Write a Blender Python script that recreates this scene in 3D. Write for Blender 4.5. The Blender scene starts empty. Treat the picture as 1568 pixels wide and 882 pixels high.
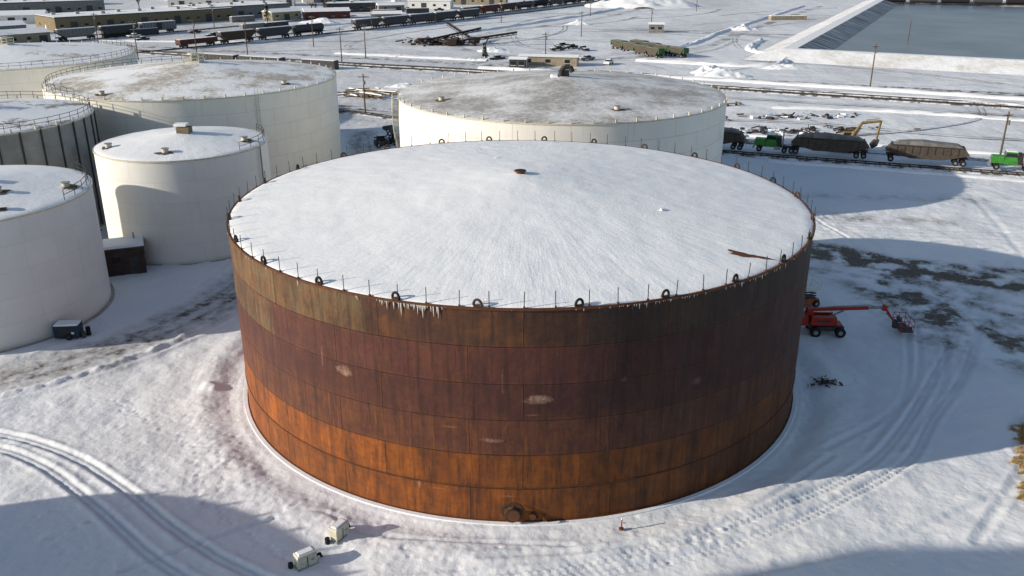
import bpy, math, random, bmesh
import numpy as np
from mathutils import Vector, Matrix
random.seed(7)
rng = np.random.default_rng(7)
scene = bpy.context.scene
COL = scene.collection

# ------------------------------------------------------------------ nodes
class NT:
    def __init__(s, name):
        s.mat = bpy.data.materials.new(name); s.mat.use_nodes = True
        s.t = s.mat.node_tree; s.b = s.t.nodes['Principled BSDF']
        s.b.inputs['Specular IOR Level'].default_value = 0.25
    def put(s, sock, v):
        if isinstance(v, bpy.types.NodeSocket): s.t.links.new(v, sock)
        else:
            if hasattr(sock.default_value, '__len__') and hasattr(v, '__len__') and len(sock.default_value) == 4 and len(v) == 3:
                v = (*v, 1)
            sock.default_value = v
    def n(s, typ, ins=None, **props):
        nd = s.t.nodes.new(typ)
        for k, v in props.items(): setattr(nd, k, v)
        for k, v in (ins or {}).items(): s.put(nd.inputs[k], v)
        return nd
    def m(s, op, a, b=0.0, c=0.0, clamp=False):
        nd = s.n('ShaderNodeMath', {0: a, 1: b, 2: c}, operation=op); nd.use_clamp = clamp
        return nd.outputs[0]
    def mix(s, f, a, b, blend='MIX'):
        nd = s.n('ShaderNodeMix', data_type='RGBA', blend_type=blend)
        s.put(nd.inputs[0], f); s.put(nd.inputs[6], a); s.put(nd.inputs[7], b)
        return nd.outputs[2]
    def rng(s, v, a, b, c=0.0, d=1.0):
        return s.n('ShaderNodeMapRange', {0: v, 1: a, 2: b, 3: c, 4: d}).outputs[0]
    def obj(s): return s.n('ShaderNodeTexCoord').outputs['Object']
    def noise(s, vec, scale, detail=4.0, rough=0.55):
        return s.n('ShaderNodeTexNoise', {'Vector': vec, 'Scale': scale, 'Detail': detail, 'Roughness': rough}).outputs['Fac']
    def xyz(s, vec):
        nd = s.n('ShaderNodeSeparateXYZ', {0: vec}); return nd.outputs[0], nd.outputs[1], nd.outputs[2]
    def comb(s, x, y, z=0.0):
        return s.n('ShaderNodeCombineXYZ', {0: x, 1: y, 2: z}).outputs[0]
    def attr(s, name):
        return s.n('ShaderNodeAttribute', attribute_name=name).outputs['Fac']
    def bump(s, h, strength, dist, normal=None):
        nd = s.n('ShaderNodeBump', {'Height': h, 'Strength': strength, 'Distance': dist})
        if normal is not None: s.put(nd.inputs['Normal'], normal)
        return nd.outputs[0]
    def out(s, color, rough=0.6, metal=0.0, normal=None):
        s.put(s.b.inputs['Base Color'], color); s.put(s.b.inputs['Roughness'], rough)
        s.put(s.b.inputs['Metallic'], metal)
        if normal is not None: s.put(s.b.inputs['Normal'], normal)
        return s.mat

def pm(name, c, rough=0.6, metal=0.0, var=0.35, scale=1.5, bump=0.02):
    t = NT(name); o = t.obj()
    f = t.noise(o, scale, 5.0, 0.65)
    dark = tuple(x * (1 - var) for x in c); lite = tuple(min(1, x * (1 + var * 0.6)) for x in c)
    col = t.mix(t.rng(f, 0.3, 0.7), dark, lite)
    nrm = t.bump(t.noise(o, scale * 6, 2.0), 0.4, bump)
    return t.out(col, rough, metal, nrm)

M = {}
M['snowtop'] = pm('snow_cover', (0.87, 0.88, 0.90), 0.7, 0, 0.08, 1.0, 0.05)
M['green'] = pm('green_paint', (0.05, 0.24, 0.04), 0.4)
M['dgreen'] = pm('dark_green_paint', (0.035, 0.11, 0.03), 0.5)
M['black'] = pm('black_rubber', (0.02, 0.02, 0.022), 0.8)
M['steel'] = pm('dark_steel', (0.05, 0.045, 0.042), 0.6, 0.2)
M['galv'] = pm('galvanised_steel', (0.33, 0.33, 0.33), 0.5, 0.4)
M['brown'] = pm('rusty_brown_steel', (0.075, 0.048, 0.035), 0.75)
M['hop'] = pm('grimy_hopper_steel', (0.085, 0.068, 0.055), 0.75)
M['tarp'] = pm('frosted_tarp', (0.20, 0.19, 0.18), 0.8, 0, .5, .8)
M['rust'] = pm('flaking_rust', (0.12, 0.05, 0.025), 0.85)
M['red'] = pm('red_paint', (0.42, 0.035, 0.02), 0.4)
M['dred'] = pm('oxide_red_paint', (0.10, 0.032, 0.026), 0.65)
M['orange'] = pm('orange_paint', (0.45, 0.12, 0.03), 0.5)
M['white'] = pm('white_paint', (0.75, 0.74, 0.70), 0.5, 0, 0.15)
M['cream'] = pm('cream_painted_metal', (0.60, 0.57, 0.46), 0.6, 0, 0.25, 3)
M['blue'] = pm('navy_paint', (0.02, 0.04, 0.075), 0.5)
M['glass'] = pm('window_glass', (0.02, 0.025, 0.03), 0.08, 0, 0.1)
M['wood'] = pm('weathered_wood', (0.12, 0.085, 0.055), 0.85)
M['lumber'] = pm('pale_lumber', (0.36, 0.27, 0.15), 0.8)
M['grey'] = pm('grey_cladding', (0.20, 0.20, 0.195), 0.7)
M['dgrey'] = pm('dark_grey_steel', (0.06, 0.06, 0.065), 0.65)
M['tan'] = pm('tan_siding', (0.32, 0.27, 0.19), 0.8)
M['ochre'] = pm('ochre_siding', (0.20, 0.16, 0.10), 0.8)
M['digger'] = pm('faded_ochre_paint', (0.24, 0.15, 0.05), 0.7)
M['shed'] = pm('maroon_shed_wall', (0.06, 0.042, 0.04), 0.7)
M['concrete'] = pm('gravel_ring', (0.40, 0.38, 0.35), 0.9, 0, 0.4, 2.0, 0.05)
M['bark'] = pm('bark', (0.09, 0.065, 0.045), 0.9)
M['needle'] = pm('conifer_needles', (0.035, 0.06, 0.03), 0.9)
M['drygrass'] = pm('dry_grass_blades', (0.50, 0.35, 0.16), 0.9, 0, 0.5, 3)
ice = NT('icicle_ice'); ice.out((0.70, 0.68, 0.64), 0.25); M['ice'] = ice.mat

# ------------------------------------------------------------------ mesh builder
class MB:
    def __init__(s): s.v = []; s.f = []; s.mi = []; s.sm = []; s.mats = []
    def _m(s, mat):
        if isinstance(mat, str): mat = M[mat]
        if mat not in s.mats: s.mats.append(mat)
        return s.mats.index(mat)
    def add(s, vs, fs, mat, smooth=False):
        b = len(s.v); s.v += [tuple(p) for p in vs]; k = s._m(mat)
        for f in fs:
            s.f.append([b + i for i in f]); s.mi.append(k); s.sm.append(smooth)
    def box(s, c, sz, mat, rz=0.0, ry=0.0, rx=0.0, top=(1, 1)):
        hx, hy, hz = sz[0] / 2, sz[1] / 2, sz[2] / 2
        R = Matrix.Rotation(rz, 3, 'Z') @ Matrix.Rotation(ry, 3, 'Y') @ Matrix.Rotation(rx, 3, 'X')
        vs = []
        for z in (-1, 1):
            k = top if z > 0 else (1, 1)
            for a, b in ((-1, -1), (1, -1), (1, 1), (-1, 1)):
                vs.append(R @ Vector((a * hx * k[0], b * hy * k[1], z * hz)) + Vector(c))
        s.add(vs, [(0, 3, 2, 1), (4, 5, 6, 7), (0, 1, 5, 4), (1, 2, 6, 5), (2, 3, 7, 6), (3, 0, 4, 7)], mat)
    def cyl(s, p0, p1, r0, mat, r1=None, n=10, caps=True, smooth=True):
        if r1 is None: r1 = r0
        p0 = Vector(p0); p1 = Vector(p1); d = (p1 - p0).normalized()
        u = d.orthogonal().normalized(); w = d.cross(u)
        A = [p0 + (u * math.cos(t) + w * math.sin(t)) * r0 for t in [2 * math.pi * i / n for i in range(n)]]
        B = [p1 + (u * math.cos(t) + w * math.sin(t)) * r1 for t in [2 * math.pi * i / n for i in range(n)]]
        s.add(A + B, [(i, (i + 1) % n, n + (i + 1) % n, n + i) for i in range(n)], mat, smooth)
        if caps:
            s.add(A, [list(range(n))[::-1]], mat)
            if r1 > 1e-4: s.add(B, [list(range(n))], mat)
    def path(s, pts, r, mat, n=6):
        for a, b in zip(pts[:-1], pts[1:]): s.cyl(a, b, r, mat, n=n)
    def prof(s, pts, y0, y1, mat):
        n = len(pts)
        vs = [(x, y0, z) for x, z in pts] + [(x, y1, z) for x, z in pts]
        s.add(vs, [list(range(n)), list(range(n, 2 * n))[::-1]] + [(i, n + i, n + (i + 1) % n, (i + 1) % n) for i in range(n)], mat)
    def wheel(s, c, r, w, mat='black', hub='galv'):
        x, y, z = c
        s.cyl((x, y - w / 2, z), (x, y + w / 2, z), r, mat, n=16)
        s.cyl((x, y - w / 2 - 0.02, z), (x, y + w / 2 + 0.02, z), r * 0.45, hub, n=10)
    def build(s, name, loc=(0, 0, 0), rz=0.0, parent=None, bevel=0, recalc=True):
        me = bpy.data.meshes.new(name); me.from_pydata(s.v, [], s.f)
        for m in s.mats: me.materials.append(m)
        me.polygons.foreach_set('material_index', s.mi); me.polygons.foreach_set('use_smooth', s.sm)
        if recalc:
            bm = bmesh.new(); bm.from_mesh(me); bmesh.ops.recalc_face_normals(bm, faces=bm.faces); bm.to_mesh(me); bm.free()
        me.update()
        ob = bpy.data.objects.new(name, me); COL.objects.link(ob)
        ob.location = loc; ob.rotation_euler = (0, 0, rz)
        if parent: ob.parent = parent
        if bevel:
            b = ob.modifiers.new('bevel', 'BEVEL'); b.width = bevel; b.segments = 2; b.limit_method = 'ANGLE'
        return ob
def empty(name, loc, rz=0.0):
    e = bpy.data.objects.new(name, None); COL.objects.link(e); e.location = loc; e.rotation_euler = (0, 0, rz); return e

# ------------------------------------------------------------------ noise helpers
def vn(x, y, seed=0.0):
    xi = np.floor(x); yi = np.floor(y); fx = x - xi; fy = y - yi
    fx = fx * fx * (3 - 2 * fx); fy = fy * fy * (3 - 2 * fy)
    def h(a, b):
        t = np.sin(a * 127.1 + b * 311.7 + seed * 17.3) * 43758.5453
        return t - np.floor(t)
    return (h(xi, yi) * (1 - fx) + h(xi + 1, yi) * fx) * (1 - fy) + (h(xi, yi + 1) * (1 - fx) + h(xi + 1, yi + 1) * fx) * fy
def fbm(x, y, o=4, seed=0.0):
    r = 0; a = 0.5
    for i in range(o):
        r = r + a * (vn(x, y, seed + i) - 0.5); x = x * 2.03 + 5.1; y = y * 2.03 + 1.7; a *= 0.5
    return r
def smooth_line(pts, k=8):
    P = [Vector((*p, 0)) for p in pts]; P = [P[0] * 2 - P[1]] + P + [P[-1] * 2 - P[-2]]
    out = []
    for i in range(1, len(P) - 2):
        for j in range(k):
            t = j / k; a, b, c, d = P[i - 1], P[i], P[i + 1], P[i + 2]
            q = 0.5 * ((2 * b) + (c - a) * t + (2 * a - 5 * b + 4 * c - d) * t * t + (3 * b - a - 3 * c + d) * t ** 3)
            out.append((q.x, q.y))
    out.append((P[-2].x, P[-2].y)); return out
g = lambda d, w: np.exp(-(d / w) ** 2)

# ------------------------------------------------------------------ ground
TX, TY, TR, TH = 0.7, 73.0, 24.0, 15.4
def axis(segs, ends):
    out = []
    for a, b, st in segs: out += list(np.arange(a, b, st))
    out.append(segs[-1][1])
    lo, hi = ends
    s = 0.5; v = out[0]; L = []
    while v > lo: s *= 1.18; v -= s; L.append(v)
    s = 0.8; v = out[-1]; Rr = []
    while v < hi: s *= 1.18; v += s; Rr.append(v)
    return np.array(L[::-1] + out + Rr)
xs = axis([(-75, -46, 0.35), (-46, 44, 0.16), (44, 110, 0.4)], (-6000, 6000))
ys = axis([(40, 66, 0.15), (66, 128, 0.36), (128, 230, 1.2)], (-800, 9000))
X, Y = np.meshgrid(xs, ys)
def dline(X, Y, pts, pad=9.0):
    D = np.full(X.shape, 1e3); S = np.zeros(X.shape)
    for (ax, ay), (bx, by) in zip(pts[:-1], pts[1:]):
        i0, i1 = np.searchsorted(xs, [min(ax, bx) - pad, max(ax, bx) + pad]); j0, j1 = np.searchsorted(ys, [min(ay, by) - pad, max(ay, by) + pad])
        if i1 <= i0 or j1 <= j0: continue
        Xs = X[j0:j1, i0:i1]; Ys = Y[j0:j1, i0:i1]
        dx, dy = bx - ax, by - ay; L = dx * dx + dy * dy + 1e-9
        t = np.clip(((Xs - ax) * dx + (Ys - ay) * dy) / L, 0, 1)
        ex = Xs - ax - t * dx; ey = Ys - ay - t * dy
        d = np.sqrt(ex * ex + ey * ey); sgn = np.sign(dx * ey - dy * ex)
        Dv = D[j0:j1, i0:i1]; Sv = S[j0:j1, i0:i1]; m = d < Dv; Dv[m] = d[m]; Sv[m] = sgn[m]
    return D, S
near = np.clip((300 - Y) / 120, 0, 1) * np.clip((160 - np.abs(X)) / 40, 0, 1)
Z = (0.35 * fbm(X / 9, Y / 9, 3, 1) + 0.13 * fbm(X / 1.6, Y / 1.6, 3, 5) + 0.05 * fbm(X / 0.5, Y / 0.5, 2, 9)) * near
dirt_shade = np.zeros_like(X); comp = np.zeros_like(X)
r = np.sqrt((X - TX) ** 2 + (Y - TY) ** 2)
Z += 0.10 * fbm((X * .9 + Y * .3) / 5, (Y - .35 * X) / 1.3, 3, 41) * near
Z += 0.22 * g(r - 27.6, 1.3) * (0.7 + 1.2 * fbm(X / 3, Y / 3, 2, 3)) - 0.10 * g(r - 25.6, 0.8)
Z = np.where(r < 24.9, np.minimum(Z, -0.02) * 0.3, Z)
tracksL = [[(-62, 66), (-48, 62.5), (-40.2, 60.2), (-36.4, 58.8), (-31.7, 56.1), (-26.8, 52.3), (-22.7, 48.6), (-19.3, 45.9), (-15.7, 43.6), (-8, 39)],
           [(-60, 63), (-46, 60), (-38.9, 57.9), (-35, 55.9), (-31.3, 53.1), (-26.9, 49.3), (-22.8, 45.6), (-20.1, 43.6), (-12, 38)]]
tracksR = [[(60, 100), (49, 84), (40.7, 70.9), (34.2, 62.7), (29.6, 56.5), (23.5, 51.9), (17, 47.9), (10.9, 45.4), (3.8, 43.6), (-8, 42)],
           [(57, 100), (47, 84), (39, 72.2), (30.7, 60.7), (25, 54.8), (18.7, 50.8), (12.6, 47.6), (6.4, 45.2), (0.6, 43.7), (-10, 42.6)]]
for k, tr in enumerate(tracksL + tracksR):
    d, s_ = dline(X, Y, smooth_line(tr)); dd = d * s_
    amp = 0.85 if k < 2 else 0.62
    offs = (-0.24, 0.24)
    for off in offs:
        Z -= amp * 0.17 * g(dd - off, 0.15) * near
        comp += 0.6 * g(dd - off, 0.18)
    Z += amp * 0.15 * (g(dd - 0.62, 0.2) + g(dd + 0.62, 0.2)) * (0.7 + fbm(X / .5, Y / .5, 2, 4) * 1.2) + amp * 0.03 * g(dd, 0.1)
    if k >= 2: Z += 0.035 * g(d, 0.5) * np.sin(X * 10 + Y * 8) * near
for pts, w in (([(24, 58), (33, 66), (40, 82), (46, 100)], .25), ([(-24, 44), (-14, 50), (-9, 47.5), (4, 46.5)], .18),
               ([(30, 47), (38, 56), (46, 66), (60, 80)], .3), ([(27, 58), (36, 70), (42, 86), (44, 104), (42, 120)], .25), ([(29.5, 58), (38.5, 70), (44.5, 86), (46.5, 104), (44, 120)], .25),
               ([(28, 118), (45, 112), (70, 108), (100, 104)], .3), ([(28, 121), (45, 115), (70, 111), (100, 107)], .3), ([(26, 128), (60, 131), (110, 118)], .4), ([(50, 76), (62, 100), (70, 130)], .4),
               ([(34, 96), (42, 88), (56, 80), (70, 76)], .3), ([(34, 98), (42, 90.5), (56, 82.5), (70, 78)], .3), ([(40, 62), (50, 68), (64, 70)], .25),
               ([(-2, 45.2), (8, 46.5), (16, 50), (24, 57)], .22), ([(12, 43), (24, 47), (34, 52)], .3)):
    d, s_ = dline(X, Y, smooth_line(pts)); Z -= 0.08 * g(d, w); Z += .04 * g(d - w * 1.9, .2); comp += 0.4 * g(d, w * 1.5)
# ploughed road
road = smooth_line([(-85, 52), (-60, 63), (-45.4, 69.8), (-40.2, 73.9), (-35.7, 79.5), (-31.2, 89.8), (-29, 105), (-27, 125), (-26, 150), (-30, 175)])
d, s_ = dline(X, Y, road); wob = 0.35 * fbm(X / 1.2, Y / 1.2, 3, 11)
core = 1 / (1 + np.exp(np.clip((d - 2.9 - wob) * 3.5, -40, 40)))
Z = Z * (1 - 0.75 * core) - 0.12 * core
side = np.where(s_ < 0, 1.0, 0.45)
Z += side * (0.34 * g(d - 3.8 - wob, 0.42) * (0.75 + 1.8 * fbm(X / .7, Y / .7, 3, 12)) + .10 * g(d - 5.0, .25)) * near
comp += core; dirt_shade += 0.42 * core * (0.5 + 2.4 * np.clip(fbm(X / 1.0, Y / 1.0, 4, 15) + 0.1, 0, 1))
for off in (-1.2, 1.1, .5): dirt_shade += 0.28 * g(d * s_ - off, 0.3) * core
# dirty strips on the right
for pts, w, a in (([(27, 108), (37.9, 104), (44.2, 99), (50.5, 95.9), (57.3, 92.7), (75, 88)], 1.9, 1.5),
                  ([(31, 105), (41, 100.5), (47, 96), (56, 92.5)], 1.0, 1.3), ([(36, 109), (43, 103.5), (50, 99), (62, 96)], 0.8, 1.1),
                  ([(43, 86), (44, 81.2), (46.2, 77), (52, 72)], 3.4, 1.2), ([(41, 92), (48, 86), (58, 82)], 2.6, 0.75), ([(30, 100), (40, 95), (50, 90)], 2.2, .45),
                  ([(34, 122), (45, 119), (60, 116)], 1.4, 0.6), ([(30, 133), (50, 129), (70, 127)], 1.2, 0.4), ([(26, 120), (30, 112), (36, 107)], 1.2, .7),
                  ([(40, 170), (60, 163), (95, 150)], 2.5, .4), ([(-36, 72), (-30, 82), (-27, 96)], 1.0, .3), ([(36.6, 50), (39, 55), (42, 61)], 1.2, 1.0)):
    d, s_ = dline(X, Y, smooth_line(pts)); nz = np.clip(0.45 + 3.0 * fbm(X / 1.9, Y / 1.9, 4, 21), 0, 1)
    dirt_shade += a * g(d, w * 1.3) * nz; Z += 0.14 * g(d, w * 1.4) * fbm(X / .6, Y / .6, 2, 23)
def dimple(x0, y0, w, a):
    i0, i1 = np.searchsorted(xs, [x0 - 3 * w, x0 + 3 * w]); j0, j1 = np.searchsorted(ys, [y0 - 3 * w, y0 + 3 * w])
    if i1 > i0 and j1 > j0:
        sx = X[j0:j1, i0:i1] - x0; sy = Y[j0:j1, i0:i1] - y0
        Z[j0:j1, i0:i1] += a * np.exp(-(sx * sx + sy * sy) / w ** 2)
for i in range(420):
    an = random.uniform(-2.6, -1.0) if i % 2 else random.uniform(-math.pi, -1.6); rr = random.gauss(27.5, 1.3)
    if rr > 25.4: dimple(TX + rr * math.cos(an), TY + rr * math.sin(an), random.uniform(.12, .2), random.choice((-.07, -.06, .05)))
for (ax, ay, bx, by) in ((-11, 46.5, -8, 50), (-13, 44, -22, 52), (-22, 52, -24.5, 60), (-34, 66, -20, 55), (-30, 47, -20, 57)):
    L = math.hypot(bx - ax, by - ay); n = int(L / 0.6)
    for i in range(n):
        t = i / n; dimple(ax + (bx - ax) * t + random.gauss(0, .15), ay + (by - ay) * t + random.gauss(0, .15), .14, -.09)
for i in range(700):
    dimple(random.uniform(-45, 70), random.uniform(42, 135), random.uniform(.15, .4), random.uniform(-.06, .09))
for i in range(200):
    dimple(random.uniform(-33, -18), random.uniform(44, 66), random.uniform(.12, .2), random.uniform(-.08, .06))
dimple(-26.3, 68.0, .5, .35); dimple(-25.6, 67.6, .35, .3)
yard = np.clip((Y - 140) / 60, 0, 1)
dirt_shade += yard * 0.26 * np.clip(fbm(X / 22 + Y / 60, Y / 12, 3, 31) * 2.2, 0, 1) + yard * .25 * np.clip(fbm(X / 60, Y / 50, 4, 37) * 3, 0, 1)
dirt_shade += .22 * np.clip((Y - 300) / 100, 0, 1) * np.clip((-40 - X) / 60, 0, 1) * np.clip(.5 + 2 * fbm(X / 25, Y / 25, 3, 51), 0, 1)  # far-left ground greyed with painted shadow tone, carried by the dirt mask
verts = np.stack([X, Y, Z], -1).reshape(-1, 3); nx, ny = len(xs), len(ys)
idx = np.arange(nx * ny).reshape(ny, nx)
fc = np.stack([idx[:-1, :-1], idx[:-1, 1:], idx[1:, 1:], idx[1:, :-1]], -1).reshape(-1, 4)
me = bpy.data.meshes.new('snowy_ground'); me.vertices.add(len(verts)); me.vertices.foreach_set('co', verts.ravel())
me.loops.add(fc.size); me.loops.foreach_set('vertex_index', fc.ravel())
me.polygons.add(len(fc)); me.polygons.foreach_set('loop_start', np.arange(0, fc.size, 4)); me.polygons.foreach_set('loop_total', np.full(len(fc), 4))
me.polygons.foreach_set('use_smooth', np.ones(len(fc), bool)); me.update(calc_edges=True)
for nm, A in (('dirt_shade', dirt_shade), ('comp', np.clip(comp, 0, 1)), ('yard', yard)):
    at = me.attributes.new(nm, 'FLOAT', 'POINT'); at.data.foreach_set('value', A.ravel().astype(np.float32))
ground = bpy.data.objects.new('snowy_ground', me); COL.objects.link(ground)
t = NT('ground_snow'); o = t.obj()
di = t.attr('dirt_shade'); co = t.attr('comp'); ya = t.attr('yard')
n1 = t.noise(o, 0.09, 5.0); n2 = t.noise(o, 1.1, 7.0, 0.7); n3 = t.noise(o, 7.0, 3.0, 0.7)
base = t.mix(t.rng(n1, 0.35, 0.65), (0.82, 0.84, 0.88), (0.91, 0.91, 0.91))
base = t.mix(t.m('MULTIPLY', co, 0.42), base, (0.58, 0.61, 0.65))
dm = t.m('MULTIPLY', di, t.rng(n2, 0.32, 0.62, 0.25, 1.7))
base = t.mix(t.m('MULTIPLY', dm, 0.95, clamp=True), base, t.mix(n3, (0.05, 0.038, 0.028), (0.19, 0.155, 0.12)))
base = t.mix(t.m('MULTIPLY', t.rng(n3, 0.66, 0.74), 0.25), base, (0.3, 0.27, 0.24))
yx, yy_, yz = t.xyz(o)
str_ = t.noise(t.comb(t.m('ADD', t.m('MULTIPLY', yx, .06), t.m('MULTIPLY', yy_, .02)), t.m('ADD', t.m('MULTIPLY', yy_, .35), t.m('MULTIPLY', yx, .12))), 1.0, 5.0, .7)
base = t.mix(t.m('MULTIPLY', ya, t.rng(str_, .52, .70, 0, .6)), base, (0.38, 0.36, 0.34))
nr = t.bump(n1, 0.7, 1.2); nr = t.bump(n2, 0.6, 0.12, nr); nr = t.bump(n3, 0.5, 0.03, nr)
t.out(base, 0.65, 0, nr); me.materials.append(t.mat)

# ------------------------------------------------------------------ tank materials
def shell_coords(t, R):
    x, y, z = t.xyz(t.obj())
    ang = t.m('ARCTAN2', x, t.m('MULTIPLY', y, -1.0))
    return t.m('MULTIPLY', ang, R), z
def lt(t, a, b, soft=0.04): return t.rng(a, b - soft, b + soft, 1.0, 0.0)
def gt(t, a, b, soft=0.04): return t.rng(a, b - soft, b + soft, 0.0, 1.0)

def rust_shell(R, H):
    t = NT('weathering_steel_shell'); s, z = shell_coords(t, R); ch = H / 6
    v = t.comb(s, z)
    def brick(ms, sm, w=9.4):
        br = t.n('ShaderNodeTexBrick', {'Vector': v, 'Color1': (0, 0, 0), 'Color2': (1, 1, 1), 'Mortar': (0.5, 0.5, 0.5), 'Scale': 1.0, 'Mortar Size': ms,
                 'Mortar Smooth': sm, 'Brick Width': w, 'Row Height': ch})
        br.offset = 0.37; br.offset_frequency = 2; return br
    br = brick(0.04, .5); seam = br.outputs['Fac']; plate = t.n('ShaderNodeSeparateColor', {0: br.outputs['Color']}).outputs[0]
    def streak(a, b, off, det=6.0): return t.noise(t.comb(t.m('MULTIPLY', s, a), t.m('MULTIPLY', z, b), off), 1.0, det, 0.7)
    st1 = streak(2.2, .16, 0.0); st2 = streak(.5, .10, 4.0, 4.0); st3 = streak(5.0, .35, 7.0, 5.0)
    bl = t.noise(v, 0.22, 5.0, 0.6); bl2 = t.noise(v, 0.7, 7.0, 0.7); fine = t.noise(v, 3.5, 6.0, 0.7)
    gr = t.noise(t.comb(t.m('MULTIPLY', s, .55), t.m('MULTIPLY', z, .28), 21.0), 1.0, 7.0, .72)
    low = t.mix(t.rng(st2, 0.35, 0.65), (0.36, 0.105, 0.015), (0.19, 0.056, 0.015))
    low = t.mix(t.rng(bl2, .42, .66, 0, .7), low, (0.11, 0.042, 0.019))
    mid = t.mix(t.rng(bl, 0.35, 0.7), (0.090, 0.032, 0.029), (0.115, 0.042, 0.032))
    mid = t.mix(t.rng(bl2, .46, .68, 0, .65), mid, (0.135, 0.054, 0.026))
    top = t.mix(t.rng(bl, 0.35, 0.65), (0.095, 0.043, 0.025), (0.066, 0.032, 0.025))
    top = t.mix(t.rng(bl2, .46, .64, 0, .6), top, (0.16, 0.068, 0.026))
    zj = t.m('ADD', z, t.m('MULTIPLY', t.m('SUBTRACT', st1, .5), .5))
    lowm = t.m('ADD', t.m('MULTIPLY', lt(t, z, 2 * ch, .05), .75), t.m('MULTIPLY', lt(t, zj, 2 * ch + .1, .3), .25))
    col = t.mix(lowm, mid, low)
    third = t.m('MULTIPLY', t.m('MULTIPLY', gt(t, z, 2 * ch), lt(t, zj, 3.1 * ch, .6)), t.rng(bl2, .38, .62, .15, .65))
    col = t.mix(third, col, (0.17, 0.064, 0.025))
    col = t.mix(gt(t, z, 5 * ch, 0.05), col, top)
    tanc = t.mix(t.rng(bl2, 0.35, 0.6), (0.20, 0.100, 0.040), (0.14, 0.110, 0.062))
    a = t.m('MULTIPLY', gt(t, z, 5 * ch), lt(t, s, -10.3)); b = t.m('MULTIPLY', gt(t, z, 4 * ch), lt(t, s, -19.5))
    col = t.mix(t.m('MULTIPLY', t.m('MAXIMUM', a, b), t.rng(gr, .35, .6, .95, .5)), col, tanc)
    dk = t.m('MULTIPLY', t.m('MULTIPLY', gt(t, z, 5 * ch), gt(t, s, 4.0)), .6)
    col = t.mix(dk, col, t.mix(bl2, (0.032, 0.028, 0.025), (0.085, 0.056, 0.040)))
    edge = brick(.19, 1.0).outputs['Fac']
    col = t.mix(t.m('MULTIPLY', edge, t.rng(bl2, 0.42, 0.60, 0.0, 0.7)), col, (0.19, 0.062, 0.017))
    col = t.mix(1.0, col, t.mix(plate, (0.84, 0.85, 0.87), (1.12, 1.08, 1.03)), 'MULTIPLY')
    col = t.mix(t.rng(gr, .50, .68, 0, .6), col, (0.040, 0.021, 0.016))
    col = t.mix(t.rng(st1, 0.46, 0.66, 0, .62), col, (0.032, 0.018, 0.014))
    col = t.mix(t.rng(st3, 0.58, 0.70, 0.0, 0.48), col, (0.022, 0.014, 0.012))
    col = t.mix(t.m('MULTIPLY', t.rng(streak(3.0, .2, 12.0), .56, .68, 0, .5), lt(t, z, 3 * ch, 1.0)), col, (0.34, 0.11, 0.02))
    # shade on the side turned from the sun, painted into the shell colour
    shade_side = t.rng(t.m('ADD', s, t.m('MULTIPLY', t.m('SUBTRACT', bl, .5), 14.0)), -5.0, 13.0, 0.0, 1.0)
    col = t.mix(t.m('MULTIPLY', shade_side, 1.0), col, t.mix(1.0, col, (0.50, 0.55, 0.66), 'MULTIPLY'))
    drip = t.m('MULTIPLY', t.rng(streak(3.6, .12, 9.0), 0.54, 0.64), t.rng(z, H - 2.2, H, 0.0, 0.75))
    col = t.mix(drip, col, (0.025, 0.016, 0.014))
    pale = t.m('MULTIPLY', t.rng(streak(4.0, .5, 2.0), 0.62, 0.70), t.rng(z, H - 0.8, H, 0.0, 0.45))
    col = t.mix(pale, col, (0.34, 0.25, 0.17))
    rub = t.m('MULTIPLY', t.rng(t.noise(t.comb(t.m('MULTIPLY', s, .8), t.m('MULTIPLY', z, 1.5), 5.0), 1.0, 8.0, .8), .60, .72, 0, .28), lt(t, z, 4.5 * ch, 2.0))
    col = t.mix(rub, col, (0.24, 0.12, 0.075))
    col = t.mix(1.0, col, t.mix(fine, (0.66, 0.66, 0.66), (1.30, 1.30, 1.30)), 'MULTIPLY')
    col = t.mix(t.m('MULTIPLY', seam, t.rng(bl2, .35, .6, .35, .9)), col, (0.012, 0.008, 0.007))
    vs = brick(.06, .6, 3.1).outputs['Fac']
    col = t.mix(t.m('MULTIPLY', vs, t.rng(streak(.8, .5, 14.0), .46, .56, 0, .4)), col, (0.02, 0.012, 0.010))
    for (s0, z0, ws, wz, k) in ((1.0, 9.2, 1.0, .34, .85), (-12.3, 9.7, .75, .40, .85), (-2.0, 6.2, .85, .16, .5), (-7.0, 2.3, .12, .35, .7), (12.0, 9.0, .5, .3, .18),
                                (-4.8, 7.0, .6, .10, .3), (6.5, 10.2, .25, .2, .2), (-1.3, 10.4, .07, 1.2, .2), (-5.7, 2.2, .9, .05, .35), (-1, 2.0, .8, .08, .3), (-14.2, 10.2, .08, .9, .4), (.6, 8.1, .5, .06, .35)):
        wn = t.noise(t.comb(t.m('MULTIPLY', s, 1.7), t.m('MULTIPLY', z, 2.6)), 1.0, 5.0, .7)
        q = t.m('ADD', t.m('POWER', t.m('DIVIDE', t.m('SUBTRACT', s, s0), ws), 2.0), t.m('POWER', t.m('DIVIDE', t.m('SUBTRACT', z, z0), wz), 2.0))
        q = t.m('ADD', q, t.m('MULTIPLY', t.m('SUBTRACT', wn, .5), 3.2))
        mk = t.m('MULTIPLY', t.rng(q, -0.3, 1.0, k, 0.0), t.rng(t.noise(t.comb(t.m('MULTIPLY', s, 5.0), t.m('MULTIPLY', z, 1.6)), 1.0, 6.0, 0.8), 0.36, 0.60, .25, 1.0))
        col = t.mix(mk, col, (0.50, 0.31, 0.22))
    n = t.bump(t.noise(v, 0.45, 3.0), 0.35, 0.2); n = t.bump(seam, 0.6, 0.03, n); n = t.bump(fine, 0.25, 0.02, n)
    return t.out(col, t.rng(st2, 0.3, 0.7, 0.55, 0.8), 0, n)

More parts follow.
